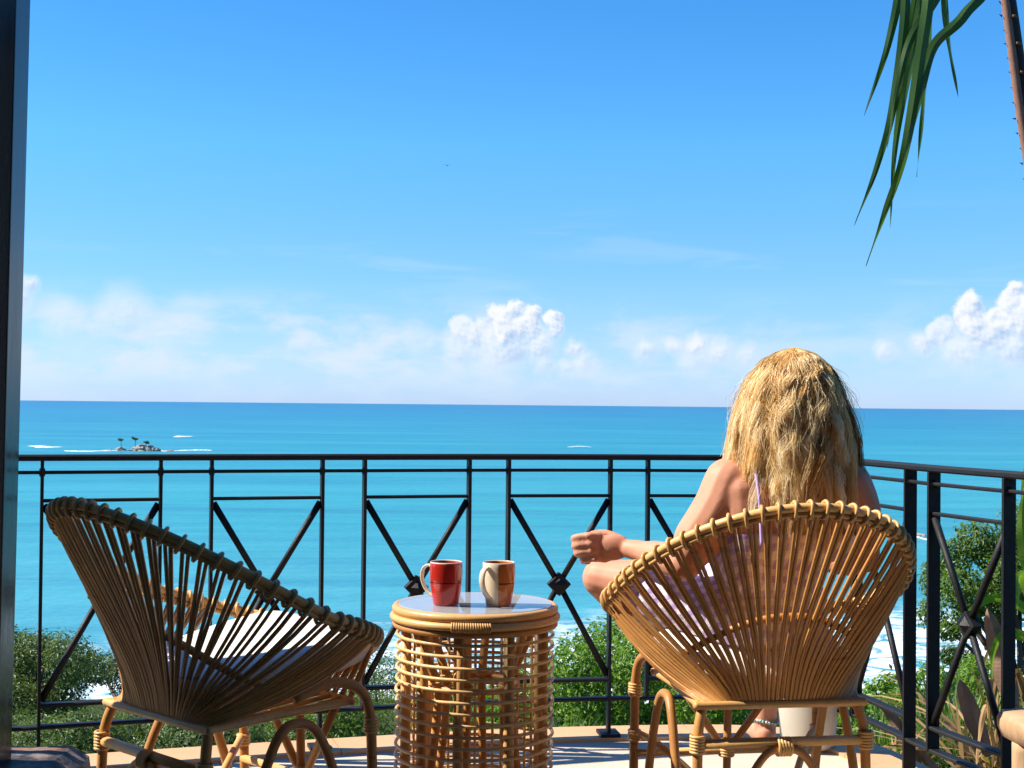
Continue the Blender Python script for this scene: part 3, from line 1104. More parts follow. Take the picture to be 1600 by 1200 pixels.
# binding on the ring, near left of the middle
mb = MB()
for i in range(17):
    a = R(-104 + i * 1.55)
    mt = Matrix.Rotation(a, 4, 'Z') @ Matrix.Translation((RT + .003, 0, TH - .031)) @ Matrix.Rotation(R(90), 4, 'X') @ Matrix.Rotation(R(12), 4, 'Y')
    mb.lathe([(.0125 + .0022 * math.cos(q), .0028 * math.sin(q)) for q in [2 * math.pi * w / 6 for w in range(6)]], 12, mt, closed=True)
mb.build('ring_binding', M['rattan_pale'], tb)
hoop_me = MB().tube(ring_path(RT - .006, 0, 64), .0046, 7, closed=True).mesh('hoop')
hoop_me.materials.append(M['table_cane_lit'])
nh = 20
for i in range(nh):
    z = TH - 0.078 - i * 0.0288
    o = link('hoop', hoop_me, None, tb)
    o.location = (random.uniform(-.001, .001), random.uniform(-.001, .001), z)
    o.rotation_euler = (random.uniform(-.002, .002), random.uniform(-.002, .002), random.uniform(0, 6))
post_me = MB().tube([(0, 0, 0.0), (0, 0, .3), (0, 0, TH - .04)], .0135, 10).mesh('upright')
post_me.materials.append(M['rattan_pale'])
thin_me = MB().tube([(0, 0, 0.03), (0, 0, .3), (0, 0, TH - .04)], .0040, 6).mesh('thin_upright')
thin_me.materials.append(M['table_cane_lit'])
# thick uprights inside the hoops; thin ones stand between them on the far side
ang = [-101, -61, -18, 24, 62, 98, 135, 168, 200, 226]
for a in ang:
    o = link('upright', post_me, None, tb)
    rr = RT - .024
    o.location = (rr * math.cos(R(a)), rr * math.sin(R(a)), 0)
for a0, a1 in ((24, 62), (62, 98), (98, 135), (135, 168)):
    for k in range(1, 5):
        a = a0 + (a1 - a0) * k / 5
        o = link('thin_upright', thin_me, None, tb)
        rr = RT - .0155
        o.location = (rr * math.cos(R(a)), rr * math.sin(R(a)), 0)
# hourglass frame of bent canes inside
for k in range(6):
    a = R(20 + 60 * k)
    ca, sa = math.cos(a), math.sin(a)
    MB().tube(catmull([(.165 * ca, .165 * sa, TH - .05), (.15 * ca, .15 * sa, .55), (.105 * ca, .105 * sa, .45), (.10 * ca, .10 * sa, .40), (.12 * ca, .12 * sa, .22), (.165 * ca, .165 * sa, .02)], 5), .0115, 8).build('inner_cane', M['rattan'], tb)
MB().tube(ring_path(.112, .437, 40), .0085, 8, closed=True).build('inner_hoop', M['rattan'], tb)
for k in range(6):
    a = R(20 + 60 * k)
    mb = MB()
    for j in range(4):
        mt = Matrix.Translation((.108 * math.cos(a), .108 * math.sin(a), .428 + j * .007)) @ Matrix.Rotation(R(20 * (j % 2) - 10), 4, 'X')
        mb.lathe([(.0165 + .0035 * math.cos(q), .004 * math.sin(q)) for q in [2 * math.pi * w / 6 for w in range(6)]], 12, mt, closed=True)
    mb.build('knot', M['rattan_pale'], tb)
MB().tube(ring_path(RT - .004, .013), .0125, 8, closed=True).build('bottom_ring', M['rattan_pale'], tb)
MB().lathe([(0.0, TH - .003), (.2025, TH - .003), (.204, TH - .0015), (.204, TH + .0015), (.2025, TH + .003), (0.0, TH + .003)], 72).build('glass_top', M['glass'], tb, smooth=False)


def make_mug(name, loc, handle_az, mat, label, hmat):
    g = empty(name, loc, handle_az)
    prof = [(0.0, 0.0), (.0310, 0.0), (.0335, .003), (.0345, .010), (.0385, .030), (.0420, .055), (.0432, .080), (.0428, .1005), (.0424, .112), (.0415, .1135), (.0400, .112),
            (.0400, .100), (.0402, .07), (.036, .03), (.030, .008), (0.0, .006)]
    mb = MB().lathe(prof, 48)
    body = mb.build('cup', mat, g)
    hp = catmull([(.0395, 0, .098), (.052, 0, .1015), (.0655, 0, .092), (.0700, 0, .070), (.0630, 0, .047), (.050, 0, .030), (.0375, 0, .022)], 5)
    vs, fs = [], []
    for i, p in enumerate(hp):
        t = (hp[min(i + 1, len(hp) - 1)] - hp[max(i - 1, 0)]).normalized()
        nn = Vector((-t.z, 0, t.x))
        for k in range(10):
            a = 2 * math.pi * k / 10
            vs.append(p + nn * .0042 * math.cos(a) + Vector((0, 1, 0)) * .0092 * math.sin(a))
    for i in range(len(hp) - 1):
        for k in range(10):
            fs.append((i * 10 + k, i * 10 + (k + 1) % 10, i * 10 + 10 + (k + 1) % 10, i * 10 + 10 + k))
    MB().add(vs, fs).build('handle', hmat, g)
    MB().lathe([(0, .094), (.0397, .094)], 32).build('coffee', M['coffee'], g)
    return tag(g, label, 'mug', 'mugs on the glass table')


m, N, out = new_mat('coffee')
bsdf(N, out, (0.035, 0.016, 0.008), 0.1)
M['coffee'] = m
make_mug('mug', (-0.168, 3.70, TH + .0032), R(158), M['mug_red'], 'red glazed mug with dark line on the glass table', M['cream_glaze'])
make_mug('mug', (-0.030, 3.70, TH + .0032), R(-128), M['mug_orange'], 'half cream half orange mug on the glass table', M['cream_glaze'])

# ------------------------------------------------------------------ the seated woman
def cone_chain(bm, pts, seg=14, rings=5):
    """one closed tapered limb through (point, radius) pairs, rounded at both ends"""
    path, rad = [], []
    P = [Vector(p) for p, _ in pts]
    Rr = [r for _, r in pts]
    d0 = (P[1] - P[0]).normalized(); d1 = (P[-1] - P[-2]).normalized()
    for k in range(1, rings + 1):
        a = math.pi / 2 * k / rings
        path.append(P[0] - d0 * Rr[0] * math.cos(a)); rad.append(Rr[0] * math.sin(a))
    n_ = 8
    for i in range(len(P) - 1):
        p0 = P[i - 1] if i else P[i] * 2 - P[i + 1]
        p3 = P[i + 2] if i + 2 < len(P) else P[i + 1] * 2 - P[i]
        for j in range(1, n_ + 1):
            t = j / n_
            p1, p2 = P[i], P[i + 1]
            path.append(0.5 * ((2 * p1) + (p2 - p0) * t + (2 * p0 - 5 * p1 + 4 * p2 - p3) * t * t + (3 * p1 - p0 - 3 * p2 + p3) * t ** 3))
            s = t * t * (3 - 2 * t)
            rad.append(Rr[i] * (1 - s) + Rr[i + 1] * s)
    for k in range(rings - 1, 0, -1):
        a = math.pi / 2 * k / rings
        path.append(P[-1] + d1 * Rr[-1] * math.cos(a)); rad.append(Rr[-1] * math.sin(a))
    v, f = tube_data(path, rad, seg)
    vv = [bm.verts.new(q) for q in v]
    for q in f:
        g = []
        for i in q:
            if vv[i] not in g: g.append(vv[i])
        try:
            bm.faces.new(g)
        except ValueError:
            pass


def blob(bm, c, r, rot=(0, 0, 0)):
    mt = Matrix.Translation(c) @ Euler([R(a) for a in rot]).to_matrix().to_4x4() @ Matrix.Diagonal((*r, 1))
    bmesh.ops.create_icosphere(bm, subdivisions=3, radius=1.0, matrix=mt)


def remeshed(name, bm, voxel, smooth_it, mat, parent, cut=None):
    bmesh.ops.recalc_face_normals(bm, faces=bm.faces)
    me = bpy.data.meshes.new(name)
    bm.to_mesh(me); bm.free()
    o = bpy.data.objects.new(name, me)
    C.objects.link(o)
    md = o.modifiers.new('r', 'REMESH'); md.mode = 'VOXEL'; md.voxel_size = voxel
    ms = o.modifiers.new('s', 'SMOOTH'); ms.factor = 0.5; ms.iterations = smooth_it
    dg = bpy.context.evaluated_depsgraph_get()
    me2 = bpy.data.meshes.new_from_object(o.evaluated_get(dg))
    o.modifiers.clear()
    o.data = me2
    bpy.data.meshes.remove(me)
    me2.name = name
    if cut:
        b2 = bmesh.new(); b2.from_mesh(me2)
        for co_, no_ in cut:
            bmesh.ops.bisect_plane(b2, geom=list(b2.verts) + list(b2.edges) + list(b2.faces), plane_co=co_, plane_no=no_, clear_outer=True)
        b2.to_mesh(me2); b2.free()
    me2.materials.clear(); me2.materials.append(mat)
    me2.polygons.foreach_set('use_smooth', np.full(len(me2.polygons), True))
    o.parent = parent
    return o


woman = empty('person')
tag(woman, 'person with long wavy blonde hair in lavender checked sundress seated facing the sea', 'person')
SH_L, SH_R = (.548, 3.545, .988), (.848, 3.545, .986)
bm = bmesh.new()
# trunk
blob(bm, (.645, 3.665, .665), (.168, .125, .115))
blob(bm, (.660, 3.610, .79), (.132, .098, .13))
blob(bm, (.692, 3.560, .93), (.170, .108, .155))
blob(bm, (.698, 3.553, .995), (.178, .084, .088))
cone_chain(bm, [((.70, 3.55, 1.04), .060), ((.704, 3.55, 1.09), .050), ((.712, 3.562, 1.15), .050)])
for sh in (SH_L, SH_R):
    cone_chain(bm, [((.70, 3.548, 1.062), .046), (tuple((Vector(sh) + Vector((.70, 3.545, 1.06))) / 2 + Vector((0, 0, .004))), .048), ((sh[0], sh[1], sh[2] + .006), .052)])
blob(bm, (.696, 3.545, .935), (.182, .092, .120))
cone_chain(bm, [((.575, 3.515, .965), .050), ((.580, 3.515, .90), .055), ((.585, 3.53, .82), .055)])
# left arm, hand on the knee
cone_chain(bm, [(SH_L, .064), ((.518, 3.538, .92), .064), ((.474, 3.542, .85), .062), ((.438, 3.552, .785), .046)])
cone_chain(bm, [((.438, 3.552, .785), .045), ((.418, 3.60, .787), .046), ((.385, 3.665, .790), .039), ((.345, 3.725, .795), .029), ((.318, 3.752, .798), .026)])
blob(bm, (.268, 3.765, .800), (.056, .020, .036), (0, -4, -8))
blob(bm, (.222, 3.768, .804), (.030, .018, .036), (0, 0, -8))
for k in range(4):
    L = (.96, 1.0, .95, .80)[k]
    q = Vector((.207 + .004 * k + (.006 if k == 3 else 0), 3.760 + .002 * abs(k - 1), .8315 - .0205 * k))
    a = q + Vector((-.036, .014, -.007)) * L
    b = a + Vector((.000, .030, -.008)) * L
    c = b + Vector((.020, .010, -.004)) * L
    rr = .0100 * (.88 if k == 3 else 1)
    blob(bm, q + Vector((.002, -.007, 0)), (.011, .008, .0092))
    cone_chain(bm, [(tuple(q + Vector((.03, .003, -.001 * k))), rr), (tuple(q), rr * 1.08), (tuple(a), rr * .98), (tuple(b), rr * .9), (tuple(c), rr * .82)], 10, 3)
cone_chain(bm, [((.300, 3.785, .817), .014), ((.262, 3.805, .832), .0125), ((.228, 3.812, .832), .011), ((.205, 3.812, .824), .009)], 10, 3)
# right arm, hand in the lap
cone_chain(bm, [(SH_R, .060), ((.878, 3.555, .92), .055), ((.902, 3.60, .80), .042)])
cone_chain(bm, [((.902, 3.60, .80), .042), ((.88, 3.68, .785), .044), ((.83, 3.80, .765), .028)])
blob(bm, (.80, 3.85, .76), (.026, .05, .035), (0, 0, 25))
for k in range(4):
    q = Vector((.80 - .002 * k, 3.882, .785 - .019 * k))
    cone_chain(bm, [(tuple(q), .0095), (tuple(q + Vector((-.015, .034, -.004))), .009), (tuple(q + Vector((-.034, .052, -.008))), .008)], 8, 3)
cone_chain(bm, [((.80, 3.83, .79), .012), ((.77, 3.855, .80), .011), ((.745, 3.875, .80), .009)], 8, 3)
# left leg folded, ankle on the right thigh
cone_chain(bm, [((.575, 3.69, .655), .094), ((.42, 3.80, .682), .080), ((.255, 3.900, .703), .056)])
cone_chain(bm, [((.255, 3.900, .700), .054), ((.36, 4.02, .60), .054), ((.47, 4.10, .575), .045), ((.60, 4.13, .575), .034)])
cone_chain(bm, [((.60, 4.13, .575), .034), ((.67, 4.17, .575), .034), ((.74, 4.24, .56), .026)])
# right leg hanging down
cone_chain(bm, [((.715, 3.70, .655), .094), ((.765, 3.92, .645), .078), ((.80, 4.13, .625), .056)])
cone_chain(bm, [((.80, 4.13, .625), .054), ((.797, 4.175, .50), .054), ((.786, 4.235, .36), .041), ((.778, 4.27, .255), .033), ((.777, 4.28, .215), .034)])
cone_chain(bm, [((.777, 4.265, .195), .031), ((.777, 4.33, .187), .033), ((.777, 4.42, .165), .028)])
for k in range(5):
    cone_chain(bm, [((.755 + .012 * k, 4.42, .164), .010), ((.752 + .0125 * k, 4.455 + (.008 if k in (0, 1) else -.003 * k), .156), .0085)], 8, 3)
# head with a face looking out to sea
HC = Vector((.715, 3.580, 1.215))
blob(bm, HC, (.074, .094, .106))
blob(bm, HC + Vector((0, .030, -.055)), (.054, .060, .062))
blob(bm, HC + Vector((0, .098, -.020)), (.011, .016, .024), (-12, 0, 0))
blob(bm, HC + Vector((0, .084, -.064)), (.024, .012, .009))
blob(bm, HC + Vector((0, .076, -.100)), (.022, .018, .015))
for s in (-1, 1):
    blob(bm, HC + Vector((s * .076, .006, -.012)), (.009, .018, .030))
    blob(bm, HC + Vector((s * .030, .083, .004)), (.014, .008, .009))
body = remeshed('body', bm, 0.0042, 7, M['skin'], woman)

# dress
bm = bmesh.new()
blob(bm, (.645, 3.665, .665), (.182, .139, .125))
blob(bm, (.660, 3.608, .79), (.149, .114, .13))
blob(bm, (.692, 3.558, .925), (.186, .122, .158))
blob(bm, (.696, 3.545, .90), (.196, .106, .135))
cone_chain(bm, [((.590, 3.525, .88), .066), ((.595, 3.54, .78), .068)])
cone_chain(bm, [((.575, 3.69, .655), .109), ((.42, 3.80, .672), .098), ((.345, 3.85, .682), .088)])
cone_chain(bm, [((.715, 3.70, .655), .109), ((.765, 3.92, .645), .096), ((.785, 4.03, .634), .086)])
blob(bm, (.62, 3.86, .665), (.13, .12, .06))
dress = remeshed('dress', bm, 0.0075, 6, M['gingham'], woman, [((.69, 3.5, .862), (0, .12, 1)), ((.37, 3.835, .68), (-.80, .57, .03))])
MB().tube(catmull([(.612, 3.436, .840), (.610, 3.444, .91), (.606, 3.454, .98), (.600, 3.482, 1.035), (.596, 3.53, 1.066), (.598, 3.60, 1.03), (.61, 3.66, .93)], 6), .0042, 6).build('strap', M['strap'], woman)
MB().tube(catmull([(.775, 3.452, .845), (.780, 3.452, .91), (.786, 3.462, .98), (.792, 3.487, 1.04), (.796, 3.53, 1.066), (.792, 3.60, 1.03), (.78, 3.66, .93)], 6), .0042, 6).build('strap', M['strap'], woman)
mb = MB()
for k in range(26):
    a = 2 * math.pi * k / 26
    bmx = Matrix.Translation((.7775 + .0375 * math.cos(a), 4.276 + .0375 * math.sin(a), .232 + .004 * math.sin(a * 2)))
    mb.lathe([(0, -.0048), (.0036, -.003), (.0048, 0), (.0036, .003), (0, .0048)], 8, bmx)
mb.build('anklet', M['beads'], woman)

# hair: clumps of wavy strands over the scalp and down the back
def make_hair():
    allv, allf, tint = [], [], []
    base = 0

    def strand(path, r0, r1, t0, t1):
        """one thin ribbon"""
        nonlocal base
        n_ = len(path)
        path = np.array(path)
        tan = np.gradient(path, axis=0)
        tan /= np.linalg.norm(tan, axis=1, keepdims=True) + 1e-9
        an = rng.normal(0, .8)
        ref = np.array([math.sin(an) * .9, math.cos(an), 0.1])
        a = np.cross(tan, ref); a /= np.linalg.norm(a, axis=1, keepdims=True) + 1e-9
        rr = np.linspace(r0, r1, n_)[:, None]
        allv.append(path - a * rr); allv.append(path + a * rr)
        tint.append(np.linspace(t0, t1, n_)); tint.append(np.linspace(t0, t1, n_))
        i = np.arange(n_ - 1)
        allf.append(np.stack([base + i, base + n_ + i, base + n_ + i + 1, base + i + 1], 1))
        base += 2 * n_

    hc = np.array(HC) + np.array([0, -0.006, 0.0])
    nclump, nst, n_ = 360, 46, 20
    for c in range(nclump):
        th = rng.uniform(-2.35, 2.35)              # 0 = back of the head, towards the camera
        if rng.random() < 0.55: th = rng.uniform(-1.3, 1.2)
        pol = rng.uniform(0.05, 1.15) ** 0.8       # from the crown down
        rightness = math.sin(th)
        zend = 0.965 - 0.035 * rightness + rng.normal(0, .040) - 0.02 * math.cos(th)
        if th > 0.1 and rng.random() < .35: zend -= .05
        zend = max(zend, .845)
        if math.cos(th) < 0: zend = max(zend, .95)
        wid = 0.140 + rng.uniform(-.070, .042) - 0.012 * math.sin(th)
        dep = 0.105 + rng.uniform(-.035, .022)
        ph1, ph2 = rng.uniform(0, 6.28, 2)
        fr = rng.uniform(2.0, 3.8)
        amp = rng.uniform(.005, .019)
        ctint = np.clip(rng.normal(.64, .27), .05, 1)
        if th > .1 and rng.random() < .45: ctint *= .55  # shadow on the right of the hair, put into the lock colour
        if rng.random() < .16: ctint = 1.0
        cu = rng.uniform(0.0, 1.0)
        for s in range(nst):
            jt = rng.normal(0, .075)
            t_ = th + jt
            p_ = pol + rng.normal(0, .05)
            root = hc + np.array([.077 * math.sin(p_) * math.sin(t_), -.098 * math.sin(p_) * math.cos(t_), .112 * math.cos(p_)])
            j = rng.normal(0, 1, 3) * np.array([.0045, .005, .018])
            we, de = wid + j[0], dep + j[1]
            te = th + .35 * jt
            end = np.array([hc[0] + .004 + we * math.sin(te), hc[1] - .020 - de * math.cos(te) * (1 if math.cos(te) > 0 else .55), zend + j[2]])
            # where the lock turns over the side of the head
            tm = t_
            shoulder = hc + np.array([.106 * math.sin(tm), -.120 * math.cos(tm), .030 - .02 * (p_ - .5)])
            u = np.linspace(0, 1, n_)
            L0 = (1 - u) ** 3; L1 = 3 * u * (1 - u) ** 2; L2 = 3 * u * u * (1 - u); L3 = u ** 3
            out_ = hc + np.array([.122 * math.sin(p_ * 1.2 + .32) * math.sin(tm), -.130 * math.sin(p_ * 1.2 + .32) * math.cos(tm), .124 * math.cos(p_ * .95)])
            c2 = shoulder * .55 + end * .45
            c2 = c2 + np.array([.030 * math.sin(tm), -.024 * math.cos(tm), .02])
            path = root * L0[:, None] + out_ * L1[:, None] + c2 * L2[:, None] + end * L3[:, None]
            g = np.minimum(1, (u * 1.5) ** .9)
            wa = amp * (0.8 + .4 * rng.random())
            path[:, 0] += wa * g * np.sin(fr * 6.28 * u + ph1 + rng.normal(0, .18)) * math.cos(tm) + rng.normal(0, .0015)
            path[:, 1] += wa * g * np.sin(fr * 6.28 * u + ph2 + rng.normal(0, .18)) * 0.8
            path[:, 0] += .006 * g * np.sin(fr * 11 * u + rng.uniform(0, 6.28)) * rng.uniform(0, 1) ** 6
            # keep clear of head
            dlt = (path - hc) / np.array([.080, .101, .115])
            ln = np.linalg.norm(dlt, axis=1)
            ins = ln < 1
            if ins.any():
                path[ins] = hc + (dlt[ins] / ln[ins][:, None]) * np.array([.080, .101, .115])
            tt = np.clip(ctint + rng.normal(0, .09), 0, 1)
            strand(path, rng.uniform(.0006, .0012), .0005, tt * .75, min(1, tt * 1.12 + .08))
    # loose flyaway hairs
    for c in range(520):
        th = rng.uniform(-1.9, 1.9)
        p_ = rng.uniform(0.1, 1.5)
        root = hc + np.array([.082 * math.sin(p_) * math.sin(th), -.104 * math.sin(p_) * math.cos(th), .114 * math.cos(p_)])
        end = np.array([hc[0] + rng.uniform(.11, .175) * math.sin(th), hc[1] - .02 - rng.uniform(.08, .145) * math.cos(th), rng.uniform(.86, 1.18)])
        mid = (root + end) / 2 + np.array([.05 * math.sin(th), -.045 * math.cos(th), .035])
        u = np.linspace(0, 1, 16)[:, None]
        path = root * (1 - u) ** 2 + mid * 2 * u * (1 - u) + end * u ** 2
        f_ = rng.uniform(8, 22)
        path[:, 0] += .006 * u[:, 0] * np.sin(f_ * u[:, 0] + rng.uniform(0, 6))
        path[:, 1] += .006 * u[:, 0] * np.sin(f_ * u[:, 0] + rng.uniform(0, 6))
        strand(path, .0005, .0003, .6, .95)
    V = np.concatenate(allv); Fc = np.concatenate(allf); T = np.concatenate(tint)
    me = mesh_np('hair', V, Fc, True, M['hair'])
    at_ = me.attributes.new('tint', 'FLOAT', 'POINT')
    at_.data.foreach_set('value', T.astype(np.float32))
    return link('hair', me, None, woman)


make_hair()

# ------------------------------------------------------------------ planting
def leaf_mesh(name, pts, nrm, size, tint, mat, aspect=0.42, fold=0.18):
    """rhombic folded leaves: pts (n,3) centres, nrm (n,3) facing, size (n,)"""
    n_ = len(pts)
    up = rng.normal(0, 1, (n_, 3)); up[:, 2] += 0.35
    d = up - nrm * np.sum(up * nrm, 1, keepdims=True)
    d /= np.linalg.norm(d, axis=1, keepdims=True) + 1e-9
    s = np.cross(d, nrm)
    L = size[:, None]
    v0 = pts - d * L * .5
    v1 = pts + s * L * aspect * .5 + nrm * L * fold * .4
    v2 = pts + d * L * .5 - nrm * L * .06
    v3 = pts - s * L * aspect * .5 + nrm * L * fold * .4
    V = np.stack([v0, v1, v2, v3], 1).reshape(-1, 3)
    i = np.arange(n_) * 4
    Fc = np.concatenate([np.stack([i, i + 1, i + 2], 1), np.stack([i, i + 2, i + 3], 1)])
    me = mesh_np(name, V, Fc, False, mat)
    at_ = me.attributes.new('tint', 'FLOAT', 'POINT')
    at_.data.foreach_set('value', np.repeat(np.clip(tint, 0, 1), 4).astype(np.float32))
    return me


def crown_points(lobes, n_, shell=0.45, clump=0.24):
    """leaf places on the outside of overlapping lobes, gathered in sprays"""
    vol = np.array([r[0] * r[1] + r[1] * r[2] + r[0] * r[2] for _, r in lobes])
    ks = rng.choice(len(lobes), n_, p=vol / vol.sum())
    cs = np.array([c for c, _ in lobes])[ks]
    rs = np.array([r for _, r in lobes])[ks]
    nspray = max(20, n_ // 22)
    sd = rng.normal(0, 1, (nspray, 3)); sd /= np.linalg.norm(sd, axis=1, keepdims=True)
    sr = 1 - shell * rng.random(nspray) ** 1.5 + rng.normal(0, .07, nspray)
    sp = rng.integers(0, nspray, n_)
    d = sd[sp] * sr[sp][:, None] + rng.normal(0, clump * .45, (n_, 3))
    pts = cs + d * rs
    nn = sd[sp] + rng.normal(0, .55, (n_, 3)) + np.array([0, 0, .5])
    nn /= np.linalg.norm(nn, axis=1, keepdims=True)
    st_ = rng.random(nspray)[sp]
    return pts, nn, st_


def tree(name, label, cat, foot, lobes, n_, leaf, mat, group=None, trunk_r=0.12, tint=(0.1, .9), branches=True, fold=0.18, aspect=.42):
    t = empty(name, foot)
    tag(t, label, cat, group)
    f = Vector(foot)
    lob = [((c[0] - f.x, c[1] - f.y, c[2] - f.z), r) for c, r in lobes]
    pts, nn, st_ = crown_points(lob, n_)
    size = leaf * rng.uniform(.65, 1.25, n_)
    tt = tint[0] + (tint[1] - tint[0]) * np.clip(.55 * st_ + .45 * rng.random(n_), 0, 1)
    link('crown', leaf_mesh('crown', pts, nn, size, tt, mat, aspect, fold), None, t)
    mb = MB()
    cz = sum(c[2] for c, _ in lob) / len(lob)
    cx = sum(c[0] for c, _ in lob) / len(lob)
    cy = sum(c[1] for c, _ in lob) / len(lob)
    hub = Vector((cx * .4, cy * .4, cz * .55))
    mb.tube(catmull([(0, 0, -.3), (cx * .1, cy * .1, hub.z * .5), tuple(hub)], 6), [trunk_r * (1.15 - .45 * i / 12) for i in range(13)], 8)
    for c, r in lob:
        mid = hub.lerp(Vector(c), .5) + Vector((random.uniform(-.2, .2) * r[0], random.uniform(-.2, .2) * r[1], .12 * r[2]))
        pp = catmull([tuple(hub), tuple(mid), c], 5)
        mb.tube(pp, [trunk_r * .55 * (1 - .8 * i / (len(pp) - 1)) for i in range(len(pp))], 6)
        for q in range(3):
            d = Vector((random.gauss(0, 1), random.gauss(0, 1), random.gauss(.3, 1))).normalized()
            e = Vector(c) + Vector((d.x * r[0], d.y * r[1], d.z * r[2])) * .85
            mb.tube([pp[-3], pp[-3].lerp(e, .5) + Vector((0, 0, .05)), e], [trunk_r * .2, trunk_r * .13, trunk_r * .05], 5)
    mb.build('trunk', M['bark'], t)
    return t


def px(x, y, d):
    """a point seen at that place of the frame from d metres ahead: used to set out the planting"""
    u, v = x - 800.0, y - 632.0
    return Vector(((u + .0094 * v) * d / F_PX, d, EYE - (v - .0094 * u) * d / F_PX))


def lobes_at(spec, d, dscale=1.0):
    out_ = []
    for (x, y, rx, ry) in spec:
        dd = d * random.uniform(.96, 1.06)
        p = px(x, y, dd)
        out_.append((tuple(p), (rx * dd / F_PX, .5 * (rx + ry) * dd / F_PX * dscale, ry * dd / F_PX)))
    return out_


def gfoot(x, y):
    return (x, y, ground_z(x, y))


# left: grey-green trees on the slope
D = 62
p = px(75, 1100, D)
tree('olive_tree', 'grey green tree with yellowish top by the pillar at the left', 'tree', gfoot(p.x, D),
     lobes_at([(75, 1040, 62, 50), (30, 1050, 50, 55), (110, 1030, 40, 42), (140, 1045, 30, 26), (60, 1015, 45, 30), (50, 1085, 60, 45), (95, 1085, 45, 32), (10, 1010, 40, 35), (60, 1115, 80, 35), (15, 1100, 60, 45)], D), 19000, .21, M['leaf_olive'], 'trees on the slope', .22, (.25, .95))
D = 74
p = px(160, 1060, D)
tree('olive_tree', 'darker grey green tree half hidden behind the empty chair', 'tree', gfoot(p.x, D),
     lobes_at([(160, 1042, 40, 26), (200, 1050, 45, 30), (245, 1060, 50, 40), (290, 1070, 50, 40)], D), 8000, .22, M['leaf_olive'], 'trees on the slope', .2, (0, .6))
# hedge of shrubs just below the balcony
hedge = [(20, 1135, 34), (110, 1130, 30), (215, 1118, 32), (320, 1128, 28), (425, 1120, 31), (520, 1108, 27)]
labs = ['small leaved grey green shrub below the pillar, leftmost of the hedge',
        'small leaved grey green shrub beyond the left post of the railing',
        'small leaved grey green shrub behind the rear legs of the empty chair',
        'small leaved grey green shrub behind the middle of the empty chair',
        'small leaved grey green shrub behind the front legs of the empty chair',
        'green shrub with grassy top between the empty chair and the table']
for (x, y, d), lb in zip(hedge, labs):
    p = px(x, y, d)
    tree('shrub', lb, 'shrub', gfoot(p.x, d), lobes_at([(x, y + 25, 70, 40), (x - 50, y + 35, 50, 40), (x + 50, y + 30, 52, 42), (x, y + 70, 85, 50), (x + 20, y + 10, 45, 32)], d, 1.3),
         9500, .105 * d / 28, M['leaf_olive'] if x < 500 else M['leaf_mid'], 'shrubs below the balcony', .06, (.0, 1.0))
d = 44
p = px(590, 1040, d)
tree('shrub', 'fine leaved olive green shrub left of the table against the sea', 'shrub', gfoot(p.x, d),
     lobes_at([(585, 1052, 48, 45), (620, 1070, 50, 45), (540, 1080, 60, 50), (650, 1100, 55, 50)], d), 13000, .085, M['leaf_mid'], 'shrubs below the balcony', .08, (.2, .9))
# bright evergreen bushes right of the table
d = 19
p = px(930, 1050, d)
tree('bush', 'bright green glossy leaved bush right of the table', 'bush', gfoot(p.x, d),
     lobes_at([(955, 1015, 58, 48), (905, 1040, 55, 50), (1005, 1035, 55, 50), (870, 1080, 50, 50), (940, 1085, 75, 50), (1020, 1090, 60, 50), (930, 1130, 90, 50), (1000, 1150, 80, 40)], d, 1.2),
     17000, .088, M['leaf_bright'], 'bushes right of the table', .08, (0, 1))
d = 20.5
p = px(780, 1090, d)
tree('bush', 'bright green leafy bush seen through the rattan table', 'bush', gfoot(p.x, d),
     lobes_at([(770, 1090, 55, 45), (820, 1075, 50, 45), (720, 1100, 50, 45), (690, 1120, 50, 45), (780, 1140, 80, 50)], d, 1.2), 9500, .088, M['leaf_bright'], 'bushes right of the table', .07, (0, 1))
d = 18
p = px(1130, 1090, d)
tree('bush', 'mid green bush seen under the seat of the right chair', 'bush', gfoot(p.x, d),
     lobes_at([(1110, 1085, 60, 50), (1180, 1090, 60, 48), (1240, 1080, 55, 48), (1300, 1100, 55, 48), (1150, 1140, 90, 50), (1270, 1150, 80, 50)], d, 1.2), 14000, .084, M['leaf_bright'], 'bushes right of the table', .08, (0, .9))
# right: the tall tree with open crown behind the railing
d = 34
p = px(1600, 1000, d)
tree('shore_tree', 'open crowned tree with sea showing through behind the right railing', 'tree', gfoot(p.x + .6, d),
     lobes_at([(1525, 845, 38, 30), (1490, 870, 30, 28), (1560, 865, 42, 36), (1500, 920, 40, 34), (1460, 905, 26, 30), (1550, 935, 45, 34), (1455, 960, 24, 26), (1600, 830, 40, 44), (1610, 920, 40, 50), (1515, 965, 34, 22), (1480, 985, 26, 16), (1575, 900, 40, 40)], d), 13500, .135, M['leaf_mid'], 'trees on the slope', .16, (.15, 1))
d = 46
p = px(1500, 1030, d)
tree('shore_tree', 'small dark tree in front of the white surf at the right', 'tree', gfoot(p.x, d),
     lobes_at([(1500, 1030, 26, 20), (1525, 1040, 20, 16), (1480, 1022, 16, 14), (1510, 1060, 26, 18)], d), 3000, .13, M['leaf_mid'], 'trees on the slope', .1, (0, .6))
d = 15
for (x, y, dd, lb) in ((1395, 1088, 13, 'leafy green bush between the right chair and the first wide railing post'), (1450, 1075, 15, 'leafy green bush just below the surf at the right'), (1535, 1060, 17, 'leafy green bush behind the rightmost crossed railing panel')):
    p = px(x, y, dd)
    tree('bush', lb, 'bush', gfoot(p.x, dd), lobes_at([(x, y, 45, 38), (x - 35, y + 35, 45, 40), (x + 35, y + 30, 45, 40), (x, y + 80, 65, 50), (x + 20, y + 120, 70, 50)], dd, 1.2), 6500, .082, M['leaf_bright'], 'bushes at the right end', .05, (.15, 1))


